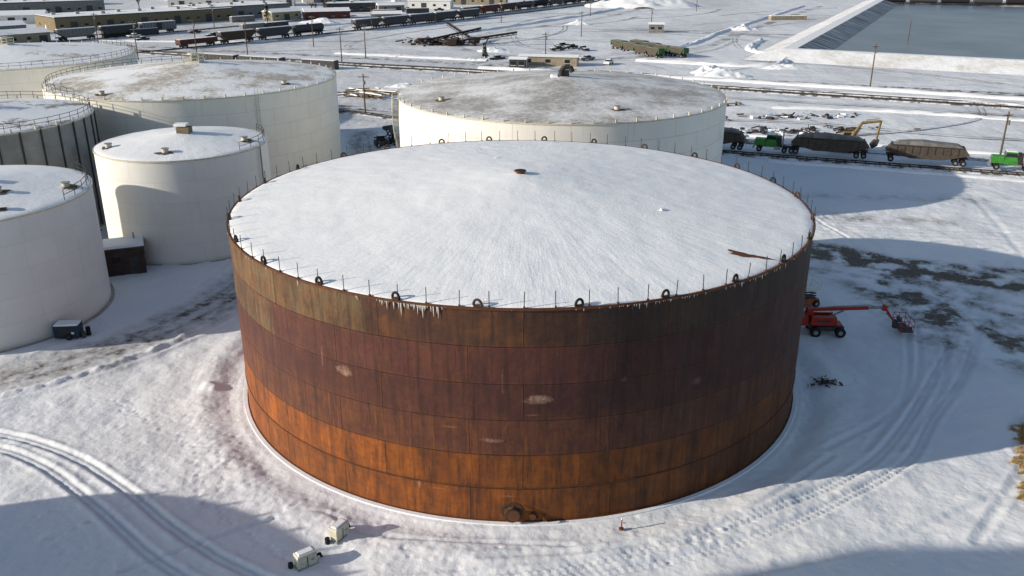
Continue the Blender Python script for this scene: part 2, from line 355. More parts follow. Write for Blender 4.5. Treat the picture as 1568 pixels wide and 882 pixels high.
def paint_shell(name, R, H, base, dark, seamk=0.35, rustk=0.35, courses=6):
    t = NT(name); s, z = shell_coords(t, R); v = t.comb(s, z)
    br = t.n('ShaderNodeTexBrick', {'Vector': v, 'Color1': (0, 0, 0), 'Color2': (1, 1, 1), 'Mortar': (.5, .5, .5), 'Scale': 1.0, 'Mortar Size': 0.03,
             'Mortar Smooth': 0.4, 'Brick Width': 7.5, 'Row Height': H / courses}); br.offset = 0.4
    seam = br.outputs['Fac']; plate = t.n('ShaderNodeSeparateColor', {0: br.outputs['Color']}).outputs[0]
    st = t.noise(t.comb(t.m('MULTIPLY', s, 1.5), t.m('MULTIPLY', z, 0.1)), 1.0, 6.0, 0.7); bl = t.noise(v, 0.3, 5.0)
    col = t.mix(t.rng(bl, 0.3, 0.7), base, dark)
    col = t.mix(t.m('MULTIPLY', plate, 0.08), col, (0.45, 0.42, 0.36))
    col = t.mix(t.rng(st, 0.56, 0.82, 0.0, 0.35), col, (0.38, 0.34, 0.28))
    rs = t.m('MULTIPLY', t.rng(t.noise(t.comb(t.m('MULTIPLY', s, 2.5), t.m('MULTIPLY', z, 0.3), 3.0), 1.0, 6.0, 0.7), 0.57, 0.70), t.rng(z, H - 3.0, H, 0.0, 1.0))
    col = t.mix(t.m('MULTIPLY', rs, rustk), col, (0.18, 0.10, 0.05))
    col = t.mix(t.m('MULTIPLY', t.rng(z, 0.0, 0.6, 1.0, 0.0), 0.4), col, (0.30, 0.25, 0.19))
    col = t.mix(t.m('MULTIPLY', seam, seamk), col, (0.2, 0.17, 0.13))
    n = t.bump(t.noise(v, 0.4, 3.0), 0.2, 0.15); n = t.bump(seam, 0.5, 0.03, n)
    return t.out(col, 0.5, 0, n)

def roof_mat(name, snow, under, cover, R, furrow=1.0, soft=.03, lines=.5, lump=.3):
    t = NT(name); o = t.obj(); x, y, z = t.xyz(o); ang = t.m('ARCTAN2', x, t.m('MULTIPLY', y, -1.0))
    rr = t.m('SQRT', t.m('ADD', t.m('MULTIPLY', x, x), t.m('MULTIPLY', y, y)))
    n1 = t.noise(o, 0.16, 6.0, 0.6); n2 = t.noise(o, 1.6, 6.0, 0.65)
    fade = t.rng(rr, R * .25, R * .7, 0.0, 1.0)
    rad = t.m('MULTIPLY', t.noise(t.comb(t.m('MULTIPLY', ang, 16.0), t.m('MULTIPLY', rr, 0.15)), 1.0, 4.0, 0.6), fade)
    rad2 = t.m('MULTIPLY', t.noise(t.comb(t.m('MULTIPLY', ang, 45.0), t.m('MULTIPLY', rr, 0.35)), 1.0, 3.0, 0.6), t.m('MULTIPLY', fade, fade))
    mask = t.m('ADD', t.m('MULTIPLY', n1, 0.65), t.m('MULTIPLY', n2, 0.35))
    sp = t.n('ShaderNodeMath', {0: t.m('MULTIPLY', ang, 12 / (2 * math.pi))}, operation='FRACT').outputs[0]
    line = t.rng(t.m('MULTIPLY', t.m('MULTIPLY', t.m('ABSOLUTE', t.m('SUBTRACT', sp, 0.5)), rr), 0.52), 0.06, 0.22, 1.0, 0.0)
    und = t.mix(n2, under, tuple(c * 1.5 for c in under)); und = t.mix(t.m('MULTIPLY', line, t.rng(n1, .4, .6, 0, lines)), und, (0.75, 0.75, 0.76))
    col = t.mix(t.rng(mask, cover - soft, cover + soft), und, t.mix(n2, tuple(c * 0.95 for c in snow), snow))
    n = t.bump(n1, 0.5, lump); n = t.bump(rad, 0.35 * furrow, 0.08, n); n = t.bump(rad2, 0.4 * furrow, 0.06, n); n = t.bump(t.noise(o, 3.0, 6.0, 0.7), 0.6, 0.05, n)
    return t.out(col, 0.7, 0, n)

def P(R, a, z=0.0):
    return (R * math.sin(a), -R * math.cos(a), z)

def roof_mesh(R, H, rise, parent, mat, amp, name='snow_roof', nr=50, ns=300, lip=0.12):
    rs = np.concatenate([np.linspace(0.05, R - 0.6, nr), R - np.array([0.35, 0.18, 0.06, 0.0])])
    th = np.linspace(0, 2 * math.pi, ns, endpoint=False)
    RR, TT = np.meshgrid(rs, th, indexing='ij'); x = RR * np.cos(TT); y = RR * np.sin(TT)
    z = H + rise * (1 - RR / R) + lip
    z += amp * (1.2 * fbm(x / 6, y / 6, 3, 2) + 0.9 * fbm(x / 1.5, y / 1.5, 3, 8)) + amp * 0.4 * fbm(np.cos(TT) * 14, np.sin(TT) * 14, 2, 6) * np.clip(RR / R - .3, 0, 1)
    e = np.clip((R - RR) / 0.5, 0, 1); z = np.where(RR > R - 0.6, z * np.sqrt(e) + (H + 0.03) * (1 - np.sqrt(e)), z)
    n = len(rs); V = np.stack([x, y, z], -1).reshape(-1, 3).tolist(); F = []
    for i in range(n - 1):
        for j in range(ns):
            k = (j + 1) % ns; F.append((i * ns + j, (i + 1) * ns + j, (i + 1) * ns + k, i * ns + k))
    F.append(list(range(ns)))
    b = MB(); b.add(V, F, mat, True); return b.build(name, parent=parent)

def shell_mesh(R, H, parent, mat, ns=220):
    b = MB(); V = []; F = []
    zs = np.linspace(-0.1, H, 13)
    for z in zs:
        for j in range(ns): V.append(P(R, 2 * math.pi * j / ns, z))
    for i in range(len(zs) - 1):
        for j in range(ns):
            k = (j + 1) % ns; F.append((i * ns + j, i * ns + k, (i + 1) * ns + k, (i + 1) * ns + j))
    b.add(V, F, mat, True); return b.build('shell', parent=parent)

def ring(b, R0, R1, z0, z1, mat, ns=160):
    V = []
    for j in range(ns):
        a = 2 * math.pi * j / ns
        V += [P(R0, a, z0), P(R1, a, z0), P(R1, a, z1), P(R0, a, z1)]
    F = []
    for j in range(ns):
        k = (j + 1) % ns
        for q in range(4):
            w = (q + 1) % 4; F.append((4 * j + q, 4 * k + q, 4 * k + w, 4 * j + w))
    b.add(V, F, mat)

# ------------------------------------------------------------------ main rusty tank
def main_tank():
    e = empty('rusty_steel_storage_tank', (TX, TY, 0)); R, H = TR, TH; D2 = math.radians
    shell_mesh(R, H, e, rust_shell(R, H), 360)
    roof_mesh(R - 0.08, H, 2.25, e, roof_mat('main_roof_snow', (0.90, 0.91, 0.92), (0.2, 0.1, 0.06), 0.05, R, furrow=1.3, lump=.14), 0.10, nr=90, ns=420)
    b = MB(); ring(b, R - 0.05, R + 0.10, H - 0.10, H + 0.05, 'rust'); ring(b, R + 0.01, R + 0.05, 2.62, 2.66, 'rust'); b.build('rim_angle', parent=e)
    b = MB(); ring(b, R - 0.1, R + 0.42, -0.3, 0.07, M['snowtop']); ring(b, R - 0.05, R + 0.12, 0.07, 0.10, 'rust'); b.build('foundation_ring', parent=e)
    b = MB()
    for i in range(76):
        a = D2(i * 360 / 76 + random.uniform(-.3, .3)); l = random.uniform(-.04, .04)
        p = P(R - 0.02, a, H); q = P(R - 0.02 + l, a + l / R, H + 1.12); b.cyl(p, q, 0.028, 'steel', n=6)
        b.box(P(R - 0.02, a, H + 0.10), (0.12, 0.12, 0.1), 'rust', rz=a)
    b.build('guardrail_posts', parent=e)
    b = MB()
    for i in range(26):
        a = D2(i * 360 / 26 - 6.3 + random.uniform(-1, 1)); tw = random.uniform(-.5, .5)
        c = Vector(P(R - 0.12, a, H + 0.18)); u = Vector((math.cos(a + tw), math.sin(a + tw), 0)); pts = []
        for k in range(11):
            f = math.pi * (k / 10) * 1.16 - 0.08 * math.pi
            pts.append(c + u * 0.27 * math.cos(f) + Vector((0, 0, 0.32 * math.sin(f))))
        b.path(pts, 0.085, random.choice(('black', 'black', 'brown')), 8)
        b.box(c + Vector((0, 0, -0.08)), (0.5, 0.22, 0.08), 'rust', rz=a)
    b.build('rubber_lashing_hoops', parent=e)
    b = MB()
    b.cyl((0, 0, H + 2.0), (0, 0, H + 2.52), 0.36, 'rust', n=24); b.cyl((0, 0, H + 2.52), (0, 0, H + 2.60), 0.52, 'rust', n=24)
    b.cyl((0, 0, H + 2.60), (0, 0, H + 2.62), 0.36, 'black', n=24)
    b.build('roof_vent', parent=e)
    b = MB()
    for x0, y0, hh in ((11.0, -7.0, .16), (-2.2, 9.5, .08)):
        for k in range(6):
            zz = H + 2.25 * (1 - math.hypot(x0, y0) / R) + .1
            b.cyl((x0 + random.uniform(-.3, .3), y0 + random.uniform(-.2, .2), zz), (x0 + random.uniform(-.2, .2), y0, zz + hh * random.uniform(.6, 1.2)), .16, 'snowtop', r1=.04, n=7)
    b.build('roof_snow_lumps', parent=e)
    b = MB(); c0 = Vector((15.5, -15.2)); V = []
    for k in range(40):
        f = 2 * math.pi * k / 40; rad = 1 + 0.35 * math.sin(3 * f + 1) + random.uniform(-.25, .25)
        lx, ly = 1.35 * rad * math.cos(f), 0.36 * rad * math.sin(f); an = -0.35
        x = c0.x + lx * math.cos(an) - ly * math.sin(an); y = c0.y + lx * math.sin(an) + ly * math.cos(an)
        V.append((x, y, H + 2.25 * (1 - math.hypot(x, y) / R) + 0.18))
    b.add(V, [list(range(40))], 'rust'); b.build('bare_roof_plate', parent=e)
    b = MB()
    for k in range(150):
        a = random.choice([random.gauss(-0.30, .06), random.gauss(-0.28, .03), random.uniform(-1.3, 1.3), random.gauss(0.35, .08), random.gauss(0.75, .12)])
        L = abs(random.gauss(0, .15)) + .04
        if abs(a + 0.29) < .09: L *= 2.2
        p = Vector(P(R + 0.09, a, H - 0.05)); b.cyl(p, p - Vector((0, 0, L)), 0.025 + L * .03, 'ice', r1=0.002, n=5, caps=False)
    b.build('icicles', parent=e)
    b = MB(); am = D2(-1.6); c = Vector(P(R, am, 0.82)); nrm = Vector((math.sin(am), -math.cos(am), 0))
    b.cyl(c - nrm * .1, c + nrm * .38, 0.40, 'rust', n=28); b.cyl(c + nrm * .38, c + nrm * .47, 0.54, 'rust', n=32); b.cyl(c + nrm * .475, c + nrm * .52, 0.52, 'rust', n=32)
    b.cyl(c - nrm * .02, c + nrm * .03, 0.72, 'brown', n=32)
    for k in range(20):
        f = 2 * math.pi * k / 20; q = c + nrm * .52 + Vector((math.cos(f) * .47, 0, math.sin(f) * .47)); b.cyl(q, q + nrm * .04, .03, 'steel', n=6)
    b.path([c + nrm * .5 + Vector((-.5, 0, .45)), c + nrm * .55 + Vector((0, 0, .62)), c + nrm * .2 + Vector((.1, 0, .75))], .04, 'rust')
    for ad, zz, rr, L in ((1.6, .62, .12, .35), (3.4, .5, .07, .5), (2.3, .45, .05, .3)):
        a = D2(ad); q = Vector(P(R, a, zz)); w = Vector((math.sin(a), -math.cos(a), 0)); b.cyl(q - w * .05, q + w * L, rr, 'rust', n=14); b.cyl(q + w * L, q + w * (L + .06), rr * 1.8, 'rust', n=14)
    b.build('manway', parent=e)
main_tank()

# ------------------------------------------------------------------ painted tanks
def tank(name, x, y, R, H, rise, wall, roof, amp=0.10, posts=True, rails=(), ladder=None, stair=None, ribs=0, vent='box', hatches=(), pipe=None):
    e = empty(name, (x, y, 0)); shell_mesh(R, H, e, wall)
    roof_mesh(R - 0.05, H, rise, e, roof, amp, nr=40, ns=240)
    b = MB(); ring(b, R - 0.02, R + 0.08, H - 0.14, H + 0.04, 'cream'); ring(b, R - 0.1, R + 0.35, -0.2, 0.12, 'concrete')
    if posts:
        n = int(2 * math.pi * R / 2.9)
        for i in range(n):
            a = 2 * math.pi * i / n; b.box(P(R - 0.05, a, H + 0.22), (0.18, 0.16, 0.5), 'cream', rz=a)
    for i in range(ribs):
        a = 2 * math.pi * i / ribs; b.box(P(R + 0.09, a, H / 2), (0.16, 0.18, H), 'dgrey', rz=a)
    b.build('rim_and_foundation', parent=e)
    b = MB()
    for a0, a1, rr in rails:
        a0, a1 = math.radians(a0), math.radians(a1); n = max(2, int((a1 - a0) * rr / 1.8)); zb = H + rise * (1 - rr / R)
        for h in (.6, 1.1): b.path([P(rr, a0 + (a1 - a0) * i / n, zb + h) for i in range(n + 1)], .035, 'steel', 5)
        for i in range(n + 1): q = P(rr, a0 + (a1 - a0) * i / n, zb - .1); b.cyl(q, (q[0], q[1], zb + 1.1), .035, 'steel', n=5)
    if ladder is not None:
        a = math.radians(ladder)
        for o_ in (-.25, .25): b.cyl(P(R + .2, a + o_ / R, 0), P(R + .2, a + o_ / R, H + 1), .03, 'galv', n=5)
        for k in range(int(H / .4)): b.cyl(P(R + .2, a - .25 / R, k * .4), P(R + .2, a + .25 / R, k * .4), .02, 'galv', n=4)
    if stair:
        a0, a1 = map(math.radians, stair); n = 60
        for k in range(n):
            a = a0 + (a1 - a0) * k / n; z = H * k / n; b.box(P(R + .5, a, z + .1), (.3, .85, .05), 'galv', rz=a)
        for off, h in ((.1, 0), (.95, 0), (.95, 1.0), (.95, .5)): b.path([P(R + off, a0 + (a1 - a0) * k / 24, H * k / 24 + h) for k in range(25)], .06, 'cream', 5)
        for k in range(24): q = P(R + .95, a0 + (a1 - a0) * k / 24, H * k / 24); b.cyl(q, (q[0], q[1], q[2] + 1), .03, 'cream', n=4)
    z0 = H + rise
    if vent == 'box':
        b.box((0, 0, z0 + .1), (2.6, 2.6, .3), 'cream'); b.cyl((0, 0, z0 + .2), (0, 0, z0 + 1.2), .5, 'galv', n=14); b.cyl((0, 0, z0 + 1.2), (0, 0, z0 + 1.45), .8, 'cream', n=14)
        for sx in (-1.3, 1.3):
            for sy in (-1.3, 1.3): b.cyl((sx, sy, z0 + .1), (sx, sy, z0 + 1.25), .05, 'cream', n=5)
        for h in (.7, 1.25): b.path([(-1.3, -1.3, z0 + h), (1.3, -1.3, z0 + h), (1.3, 1.3, z0 + h), (-1.3, 1.3, z0 + h), (-1.3, -1.3, z0 + h)], .05, 'cream', 5)
    elif vent == 'goose':
        b.cyl((0, 0, z0 - .1), (0, 0, z0 + .9), .4, 'steel', n=12); b.path([(0, 0, z0 + .9), (.5, 0, z0 + 1.5), (1.3, 0, z0 + 1.5), (1.7, 0, z0 + .7)], .36, 'steel', 10)
        b.box((-1.0, .3, z0 + .1), (1.2, 2.6, .3), 'snowtop', top=(.6, .7)); b.box((.4, .5, z0 + .4), (1.6, 1.2, .9), 'dgrey')
    elif vent == 'drum':
        b.cyl((0, 0, z0 - .1), (0, 0, z0 + .8), .55, 'ochre', n=16); b.box((.1, 0, z0 + .95), (1.5, 1.2, .3), 'snowtop'); b.box((.5, -.2, z0 + .3), (1.5, 1.5, .8), 'ochre')
    for a_, rr in hatches:
        a = math.radians(a_); zb = H + rise * (1 - rr / R); q = P(rr, a, zb)
        b.cyl(q, (q[0], q[1], zb + .55), .38, 'cream', n=14); b.cyl((q[0], q[1], zb + .55), (q[0], q[1], zb + .62), .46, 'galv', n=14)
        V = []
        for k in range(18):
            f = 2 * math.pi * k / 18; rd = 1 + random.uniform(-.3, .3); dx, dy = .6 * rd * math.cos(f) + .3, .95 * rd * math.sin(f)
            V.append(P(rr + dx, a + dy / rr, zb - dx * rise / R + .17))
        b.add(V, [tuple(range(18))], 'wood')
    if pipe:
        a = math.radians(pipe); b.cyl(P(R + .25, a, .5), P(R + .25, a, H + .4), .11, 'galv', n=8)
    b.build('roof_fittings', parent=e); return e

white = (0.84, 0.82, 0.75); wd = (0.77, 0.75, 0.68)
snow = (0.89, 0.90, 0.91)
tank('white_storage_tank', 7.4, 135, 24.5, 14.6, 2.4, paint_shell('white_shell_a', 24.6, 14.6, (0.86, 0.84, 0.79), (0.80, 0.78, 0.72), .5, .15),
     roof_mat('grey_frosted_roof', (0.80, 0.80, 0.80), (0.30, 0.285, 0.265), 0.50, 24.6, soft=.09, lines=1.0), 0.04, stair=(-106, -76), vent='goose', hatches=((20, 19), (-60, 20)))
tank('white_storage_tank', -53.2, 151, 23.2, 14.6, 2.6, paint_shell('white_shell_b', 24, 14.6, white, wd),
     roof_mat('patchy_roof_b', snow, (0.36, 0.32, 0.26), 0.47, 24.0, soft=.06, lines=.8), 0.06, rails=((200, 330, 22.6),), ladder=40, vent='box', hatches=((60, 20), (-20, 21)))
tank('white_storage_tank', -101, 181, 24.0, 14.6, 2.2, paint_shell('white_shell_c', 24, 14.6, white, wd),
     roof_mat('patchy_roof_c', snow, (0.3, 0.27, 0.22), 0.42, 24.0), 0.08, rails=((20, 160, 23.4),), vent='box')
tank('ribbed_storage_tank', -70.5, 115, 14.6, 14.6, 1.4, paint_shell('grey_shell', 14.6, 14.6, (0.34, 0.34, 0.33), (0.18, 0.18, 0.175), 0.5, 0.6),
     roof_mat('patchy_roof_d', snow, (0.2, 0.19, 0.17), 0.44, 14.6), 0.06, rails=((0, 359, 14.3),), ribs=36, vent='box')
tank('small_white_storage_tank', -41.1, 109, 10.2, 12.6, 1.3, paint_shell('white_shell_e', 10.1, 12.6, (0.82, 0.81, 0.77), (0.76, 0.75, 0.70), 0.15, 0.08, 5),
     roof_mat('snow_roof_e', snow, (0.3, 0.27, 0.2), 0.30, 10.1), 0.08, posts=False, vent='drum', hatches=((5, 7.5), (-60, 8.5), (85, 8)), rails=((60, 130, 9.9),), pipe=78)
tank('small_white_storage_tank', -55.5, 85, 12.5, 12.5, 1.5, paint_shell('white_shell_f', 12.5, 12.5, (0.76, 0.76, 0.75), (0.70, 0.70, 0.69), 0.15, 0.05, 5),
     roof_mat('snow_roof_f', snow, (0.3, 0.27, 0.2), 0.28, 12.5), 0.08, posts=False, vent='drum', hatches=((50, 10), (100, 10.5), (70, 6)), rails=((80, 140, 12.2),))
# unseen tank and tower, added out of view to cast the foreground shadows
tank('white_storage_tank', -63, 22.5, 20.0, 12.5, 2.0, paint_shell('white_shell_g', 20, 12.5, white, wd),
     roof_mat('snow_roof_g', snow, (0.3, 0.27, 0.2), 0.30, 20), 0.08)
b = MB(); b.box((0, 0, 21), (12, 12, 42), 'grey'); b.box((0, 0, 45), (8, 8, 6), 'grey'); b.box((0, 0, 48.2), (9, 9, .4), 'dgrey')  # tower added out of view to throw its shadow across the right foreground
for sx in (-9.5, 9.5):
    for sy in (-3, 3): b.cyl((sx, sy, 0), (sx, sy, 24), 3, 'concrete', n=32); b.cyl((sx, sy, 24), (sx, sy, 25.5), 3.1, 'snowtop', r1=.5, n=32)
for k in range(11): b.box((0, -6.04, 3 + k * 3.3), (1.2, .1, 1.2), 'glass'); b.box((6.04, 0, 3 + k * 3.3), (.1, 1.2, 1.2), 'glass')
b.box((3.5, -6.1, 16), (.5, .2, 32), 'steel'); b.build('unseen_shadow_tower', (-92, 8.0, 0))

# ------------------------------------------------------------------ roads and rails
def ribbon_into(b, L, w, z, mat):
    V = []
    for i, p in enumerate(L):
        q = L[min(i + 1, len(L) - 1)]; o_ = L[max(i - 1, 0)]; d = Vector((q[0] - o_[0], q[1] - o_[1])).normalized(); n = Vector((-d.y, d.x))
        V += [(p[0] + n.x * w / 2, p[1] + n.y * w / 2, z), (p[0] - n.x * w / 2, p[1] - n.y * w / 2, z)]
    b.add(V, [(2 * i, 2 * i + 1, 2 * i + 3, 2 * i + 2) for i in range(len(L) - 1)], mat)
def ribbon(name, pts, w, z, mat, k=6):
    b = MB(); ribbon_into(b, smooth_line(pts, k), w, z, mat); return b.build(name)
def road_mat(name, a, bcol, thr, sc=.35):
    t = NT(name); o = t.obj(); n = t.noise(o, sc, 7.0, 0.7)
    return t.out(t.mix(t.rng(n, thr - .06, thr + .06), a, bcol), .8, 0, t.bump(n, .5, .1))
M['trodden'] = road_mat('trodden_road', (0.10, 0.09, 0.08), (0.66, 0.67, 0.70), 0.48)
M['rut'] = road_mat('tyre_rut_snow', (0.26, 0.24, 0.22), (0.62, 0.64, 0.68), 0.47, .12)
def railway(pts, name='railway_track'):
    L = smooth_line(pts, 5); b = MB()
    for i in range(len(L) - 1):
        a = Vector((*L[i], 0)); c = Vector((*L[i + 1], 0)); d = (c - a); l = d.length; d.normalize(); n = Vector((-d.y, d.x, 0)); rz = math.atan2(d.y, d.x)
        mid = (a + c) / 2
        b.box((mid.x, mid.y, .10), (l, 3.4, .30), 'trodden', rz=rz, top=(1, .75))
        for s_ in (-.72, .72): q = mid + n * s_; b.box((q.x, q.y, .36), (l, .12, .18), 'steel', rz=rz)
        for k in range(int(l / 1.6)):
            q = a + d * (k * 1.6 + .8); b.box((q.x, q.y, .26), (.28, 2.5, .06), 'wood', rz=rz)
    return b.build(name)
railway([(-260, 372), (-140, 321), (-54, 284), (-12.5, 268), (56, 236.5), (121, 207.5), (300, 128)])
railway([(-260, 366), (-140, 315.5), (-54, 278.5), (-12.5, 262.5), (56, 231), (121, 202), (300, 122)])
railway([(-75, 212), (-39, 200), (-23, 190), (10, 172), (39.5, 158), (81, 142.8), (140, 121), (250, 80)])
ribbon('access_road', [(-100, 232), (-45, 208), (-20, 198), (20, 180), (60, 162), (100, 147), (180, 118)], 3.5, .17, M['trodden'])
ribbon('yard_road', [(-200, 356), (-60, 301), (0, 277), (60, 250), (130, 222), (300, 150)], 4.5, .12, M['trodden'])
railway([(-150, 290), (-117, 324), (-67.8, 389), (0, 480), (60, 575)])
railway([(-60, 410), (-25.8, 461), (51.6, 582), (110, 670)])
railway([(-230, 300), (-173, 345), (-143, 383), (-80, 470)])
ribbon('yard_road', [(-10, 284), (40, 300), (70, 330), (100, 390), (180, 540)], 4, .124, M['rut'])
ribbon('yard_road', [(0, 300), (-20, 330), (-10, 380), (40, 450), (90, 560)], 4, .128, M['rut'])
b = MB(); zc = .132
rl = [[(-15, 284), (10, 298), (40, 297), (68, 316), (86, 350)], [(60, 262), (84, 290), (82, 330), (95, 380), (130, 450)], [(45, 270), (30, 300), (5, 330), (0, 370)], [(60, 330), (30, 350), (-20, 360), (-60, 350)],
      [(-40, 300), (-60, 330), (-50, 370), (-20, 420)], [(40, 225), (70, 212), (100, 200), (140, 180)], [(45, 190), (66, 185), (90, 172), (120, 165)], [(60, 172), (80, 178), (100, 190), (110, 210)], [(30, 400), (60, 390), (100, 400), (150, 450)]]
for i in range(26):
    x, y = random.uniform(-160, 130), random.uniform(290, 520); a = random.choice((-.4, 1.0, .3)) + random.gauss(0, .3); c = random.gauss(0, .25); pts = []
    for k in range(5): pts.append((x, y)); x += 24 * math.cos(a); y += 24 * math.sin(a); a += c
    rl.append(pts)
for i, pts in enumerate(rl):
    L = smooth_line(pts, 8)
    for off in (-.9, .9):
        ribbon_into(b, [(p[0] + off, p[1] + off * .7) for p in L], random.uniform(.35, .7), zc, 'rut'); zc += .0006
b.build('tyre_ruts', recalc=False)
def windrow(pts, w, h):
    L = smooth_line(pts, 14); n = 9; V = []
    for i, p in enumerate(L):
        q = L[min(i + 1, len(L) - 1)]; o_ = L[max(i - 1, 0)]; d = Vector((q[0] - o_[0], q[1] - o_[1])).normalized(); nn = Vector((-d.y, d.x))
        for j in range(n):
            s_ = (j / (n - 1) - .5) * 2; hh = h * (1 - s_ * s_) * (.7 + random.uniform(-.35, .35)) - .05
            V.append((p[0] + nn.x * s_ * w, p[1] + nn.y * s_ * w, hh if 0 < j < n - 1 else -.1))
    m = len(L); b = MB(); b.add(V, [(i * n + j, i * n + j + 1, (i + 1) * n + j + 1, (i + 1) * n + j) for i in range(m - 1) for j in range(n - 1)], 'snowtop', True); b.build('snow_windrow')
for w_ in (([(-10, 272), (30, 258), (60, 246), (120, 218), (180, 192)], 1.6, 1.0), ([(45, 242), (90, 222), (140, 198), (200, 170)], 1.4, .8), ([(-8, 290), (35, 306), (64, 334), (92, 392), (170, 540)], 1.8, 1.1),
           ([(40, 290), (75, 276), (88, 292), (84, 320), (96, 352)], 2.0, 1.3), ([(-60, 309), (-20, 294), (-8, 290)], 1.5, .9), ([(-110, 380), (-80, 420), (-20, 500)], 2.0, 1.2), ([(-20, 380), (30, 460), (80, 560)], 2.0, 1.2),
           ([(45, 152), (80, 139), (120, 124)], 1.0, .5), ([(-24, 205), (20, 186), (60, 168), (110, 149)], 1.0, .6), ([(60, 205), (85, 200), (112, 188)], 1.2, .7), ([(-160, 350), (-110, 345), (-90, 350)], 1.5, .8)): windrow(*w_)

# ------------------------------------------------------------------ pond
def pond():
    e = empty('settling_pond', (106, 303, 0), math.atan2(-.45, .89)); W, L = 260, 285
    t = NT('pond_liner'); o = t.obj(); x, y, z = t.xyz(o)
    n = t.noise(t.comb(t.m('MULTIPLY', x, .05), t.m('MULTIPLY', y, .5)), 1, 5, .7)
    lin = t.out(t.mix(t.rng(n, .42, .58), (0.04, 0.05, 0.06), (0.42, 0.45, 0.48)), .6)
    def frame(o0, z0, o1, z1, mat, name):
        A = [(-o0, -o0, z0), (W + o0, -o0, z0), (W + o0, L + o0, z0), (-o0, L + o0, z0)]; B = [(-o1, -o1, z1), (W + o1, -o1, z1), (W + o1, L + o1, z1), (-o1, L + o1, z1)]
        b = MB(); b.add(A + B, [(i, (i + 1) % 4, 4 + (i + 1) % 4, 4 + i) for i in range(4)], mat); b.build(name, parent=e)
    frame(0, 0.3, 9, 3.0, lin, 'liner_slope'); frame(9, 3.0, 13, 3.1, M['snowtop'], 'berm_crest'); frame(13, 3.1, 24, -.2, M['berm'], 'berm_outer_slope')
    t = NT('frozen_pond'); o = t.obj(); n = t.noise(o, .03, 6, .6)
    ice_ = t.out(t.mix(t.rng(n, .35, .65), (0.11, 0.135, 0.17), (0.20, 0.225, 0.26)), .35)
    b = MB(); b.add([(-1, -1, .45), (W + 1, -1, .45), (W + 1, L + 1, .45), (-1, L + 1, .45)], [(0, 1, 2, 3)], ice_); b.build('frozen_water', parent=e)
t = NT('windswept_berm'); o = t.obj(); nn = t.noise(o, .12, 7, .7); t.out(t.mix(t.rng(nn, .44, .62), (0.86, 0.87, 0.89), (0.68, 0.66, 0.62)), .7, 0, t.bump(nn, .7, .8)); M['berm'] = t.mat
pond()

# ------------------------------------------------------------------ vehicles and plant
def trailer(b, x0=0.0, c='hop'):
    pts = [(-6.6, 1.9), (-5.7, 3.0), (5.7, 3.0), (6.6, 1.9), (2.6, .85), (-2.6, .85)]
    b.prof([(x + x0, z) for x, z in pts], -1.25, 1.25, c)
    b.prof([(x + x0, z) for x, z in [(-5.6, 3.0), (-4.6, 3.5), (-1, 3.8), (2, 3.6), (4.6, 3.5), (5.6, 3.0)]], -1.05, 1.05, 'tarp')
    for k in range(-4, 5): b.box((x0 + k * 1.2, 0, 2.35), (.1, 2.62, 1.25), 'steel')
    b.box((x0, 0, 3.0), (11.6, 2.66, .12), 'steel')
    for xx in (4.6, 5.8, -5.6):
        for yy in (-1.05, 1.05): b.wheel((x0 + xx, yy, .5), .5, .35)
        b.cyl((x0 + xx, -1, .5), (x0 + xx, 1, .5), .08, 'steel', n=6)
    for s_ in (-1, 1): b.box((x0 + 5.2 * s_, 0, 1.25), (2.4, .9, .25), 'steel')
def tractor(b, x0):
    b.box((x0 + .2, 0, .95), (6.4, .9, .3), 'steel')
    b.box((x0 - 2.3, 0, 1.65), (2.0, 1.8, 1.2), 'green', top=(.92, .85)); b.box((x0 - .35, 0, 2.05), (2.0, 2.3, 2.1), 'green', top=(.85, .9))
    b.box((x0 + .9, 0, 1.9), (.9, 2.2, 1.7), 'steel'); b.box((x0 - .45, 0, 2.6), (1.75, 2.32, .6), 'glass', top=(.88, .93)); b.box((x0 - .4, 0, 3.15), (1.6, 1.9, .12), 'snowtop')
    b.box((x0 - 3.35, 0, 1.3), (.12, 1.7, 1.0), 'galv'); b.box((x0 - 3.45, 0, .7), (.2, 2.3, .35), 'galv')
    for s_ in (-1, 1): b.cyl((x0 + 1.6, s_ * .9, .9), (x0 + 1.6, s_ * .9, 3.7), .09, 'galv'); b.cyl((x0 + .2, s_ * 1.1, .8), (x0 + 1.3, s_ * 1.1, .8), .3, 'galv')
    for xx in (-2.4, 2.0, 3.2):
        for yy in (-1.0, 1.0): b.wheel((x0 + xx, yy, .5), .5, .4)
HD = math.atan2(-.361, 1)
b = MB(); tractor(b, -9.6); trailer(b, 0); b.build('hopper_semi_truck', (56.5, 155.2, .4), HD, bevel=.04)
b = MB(); trailer(b, 0); b.build('hopper_trailer', (71.2, 149.4, .4), HD)
b = MB(); trailer(b, 0); b.build('hopper_trailer', (36.5, 162.2, .4), HD)
b = MB(); tractor(b, -9.6); trailer(b, 0); b.build('hopper_semi_truck', (92.5, 141.3, .4), HD, bevel=.04)

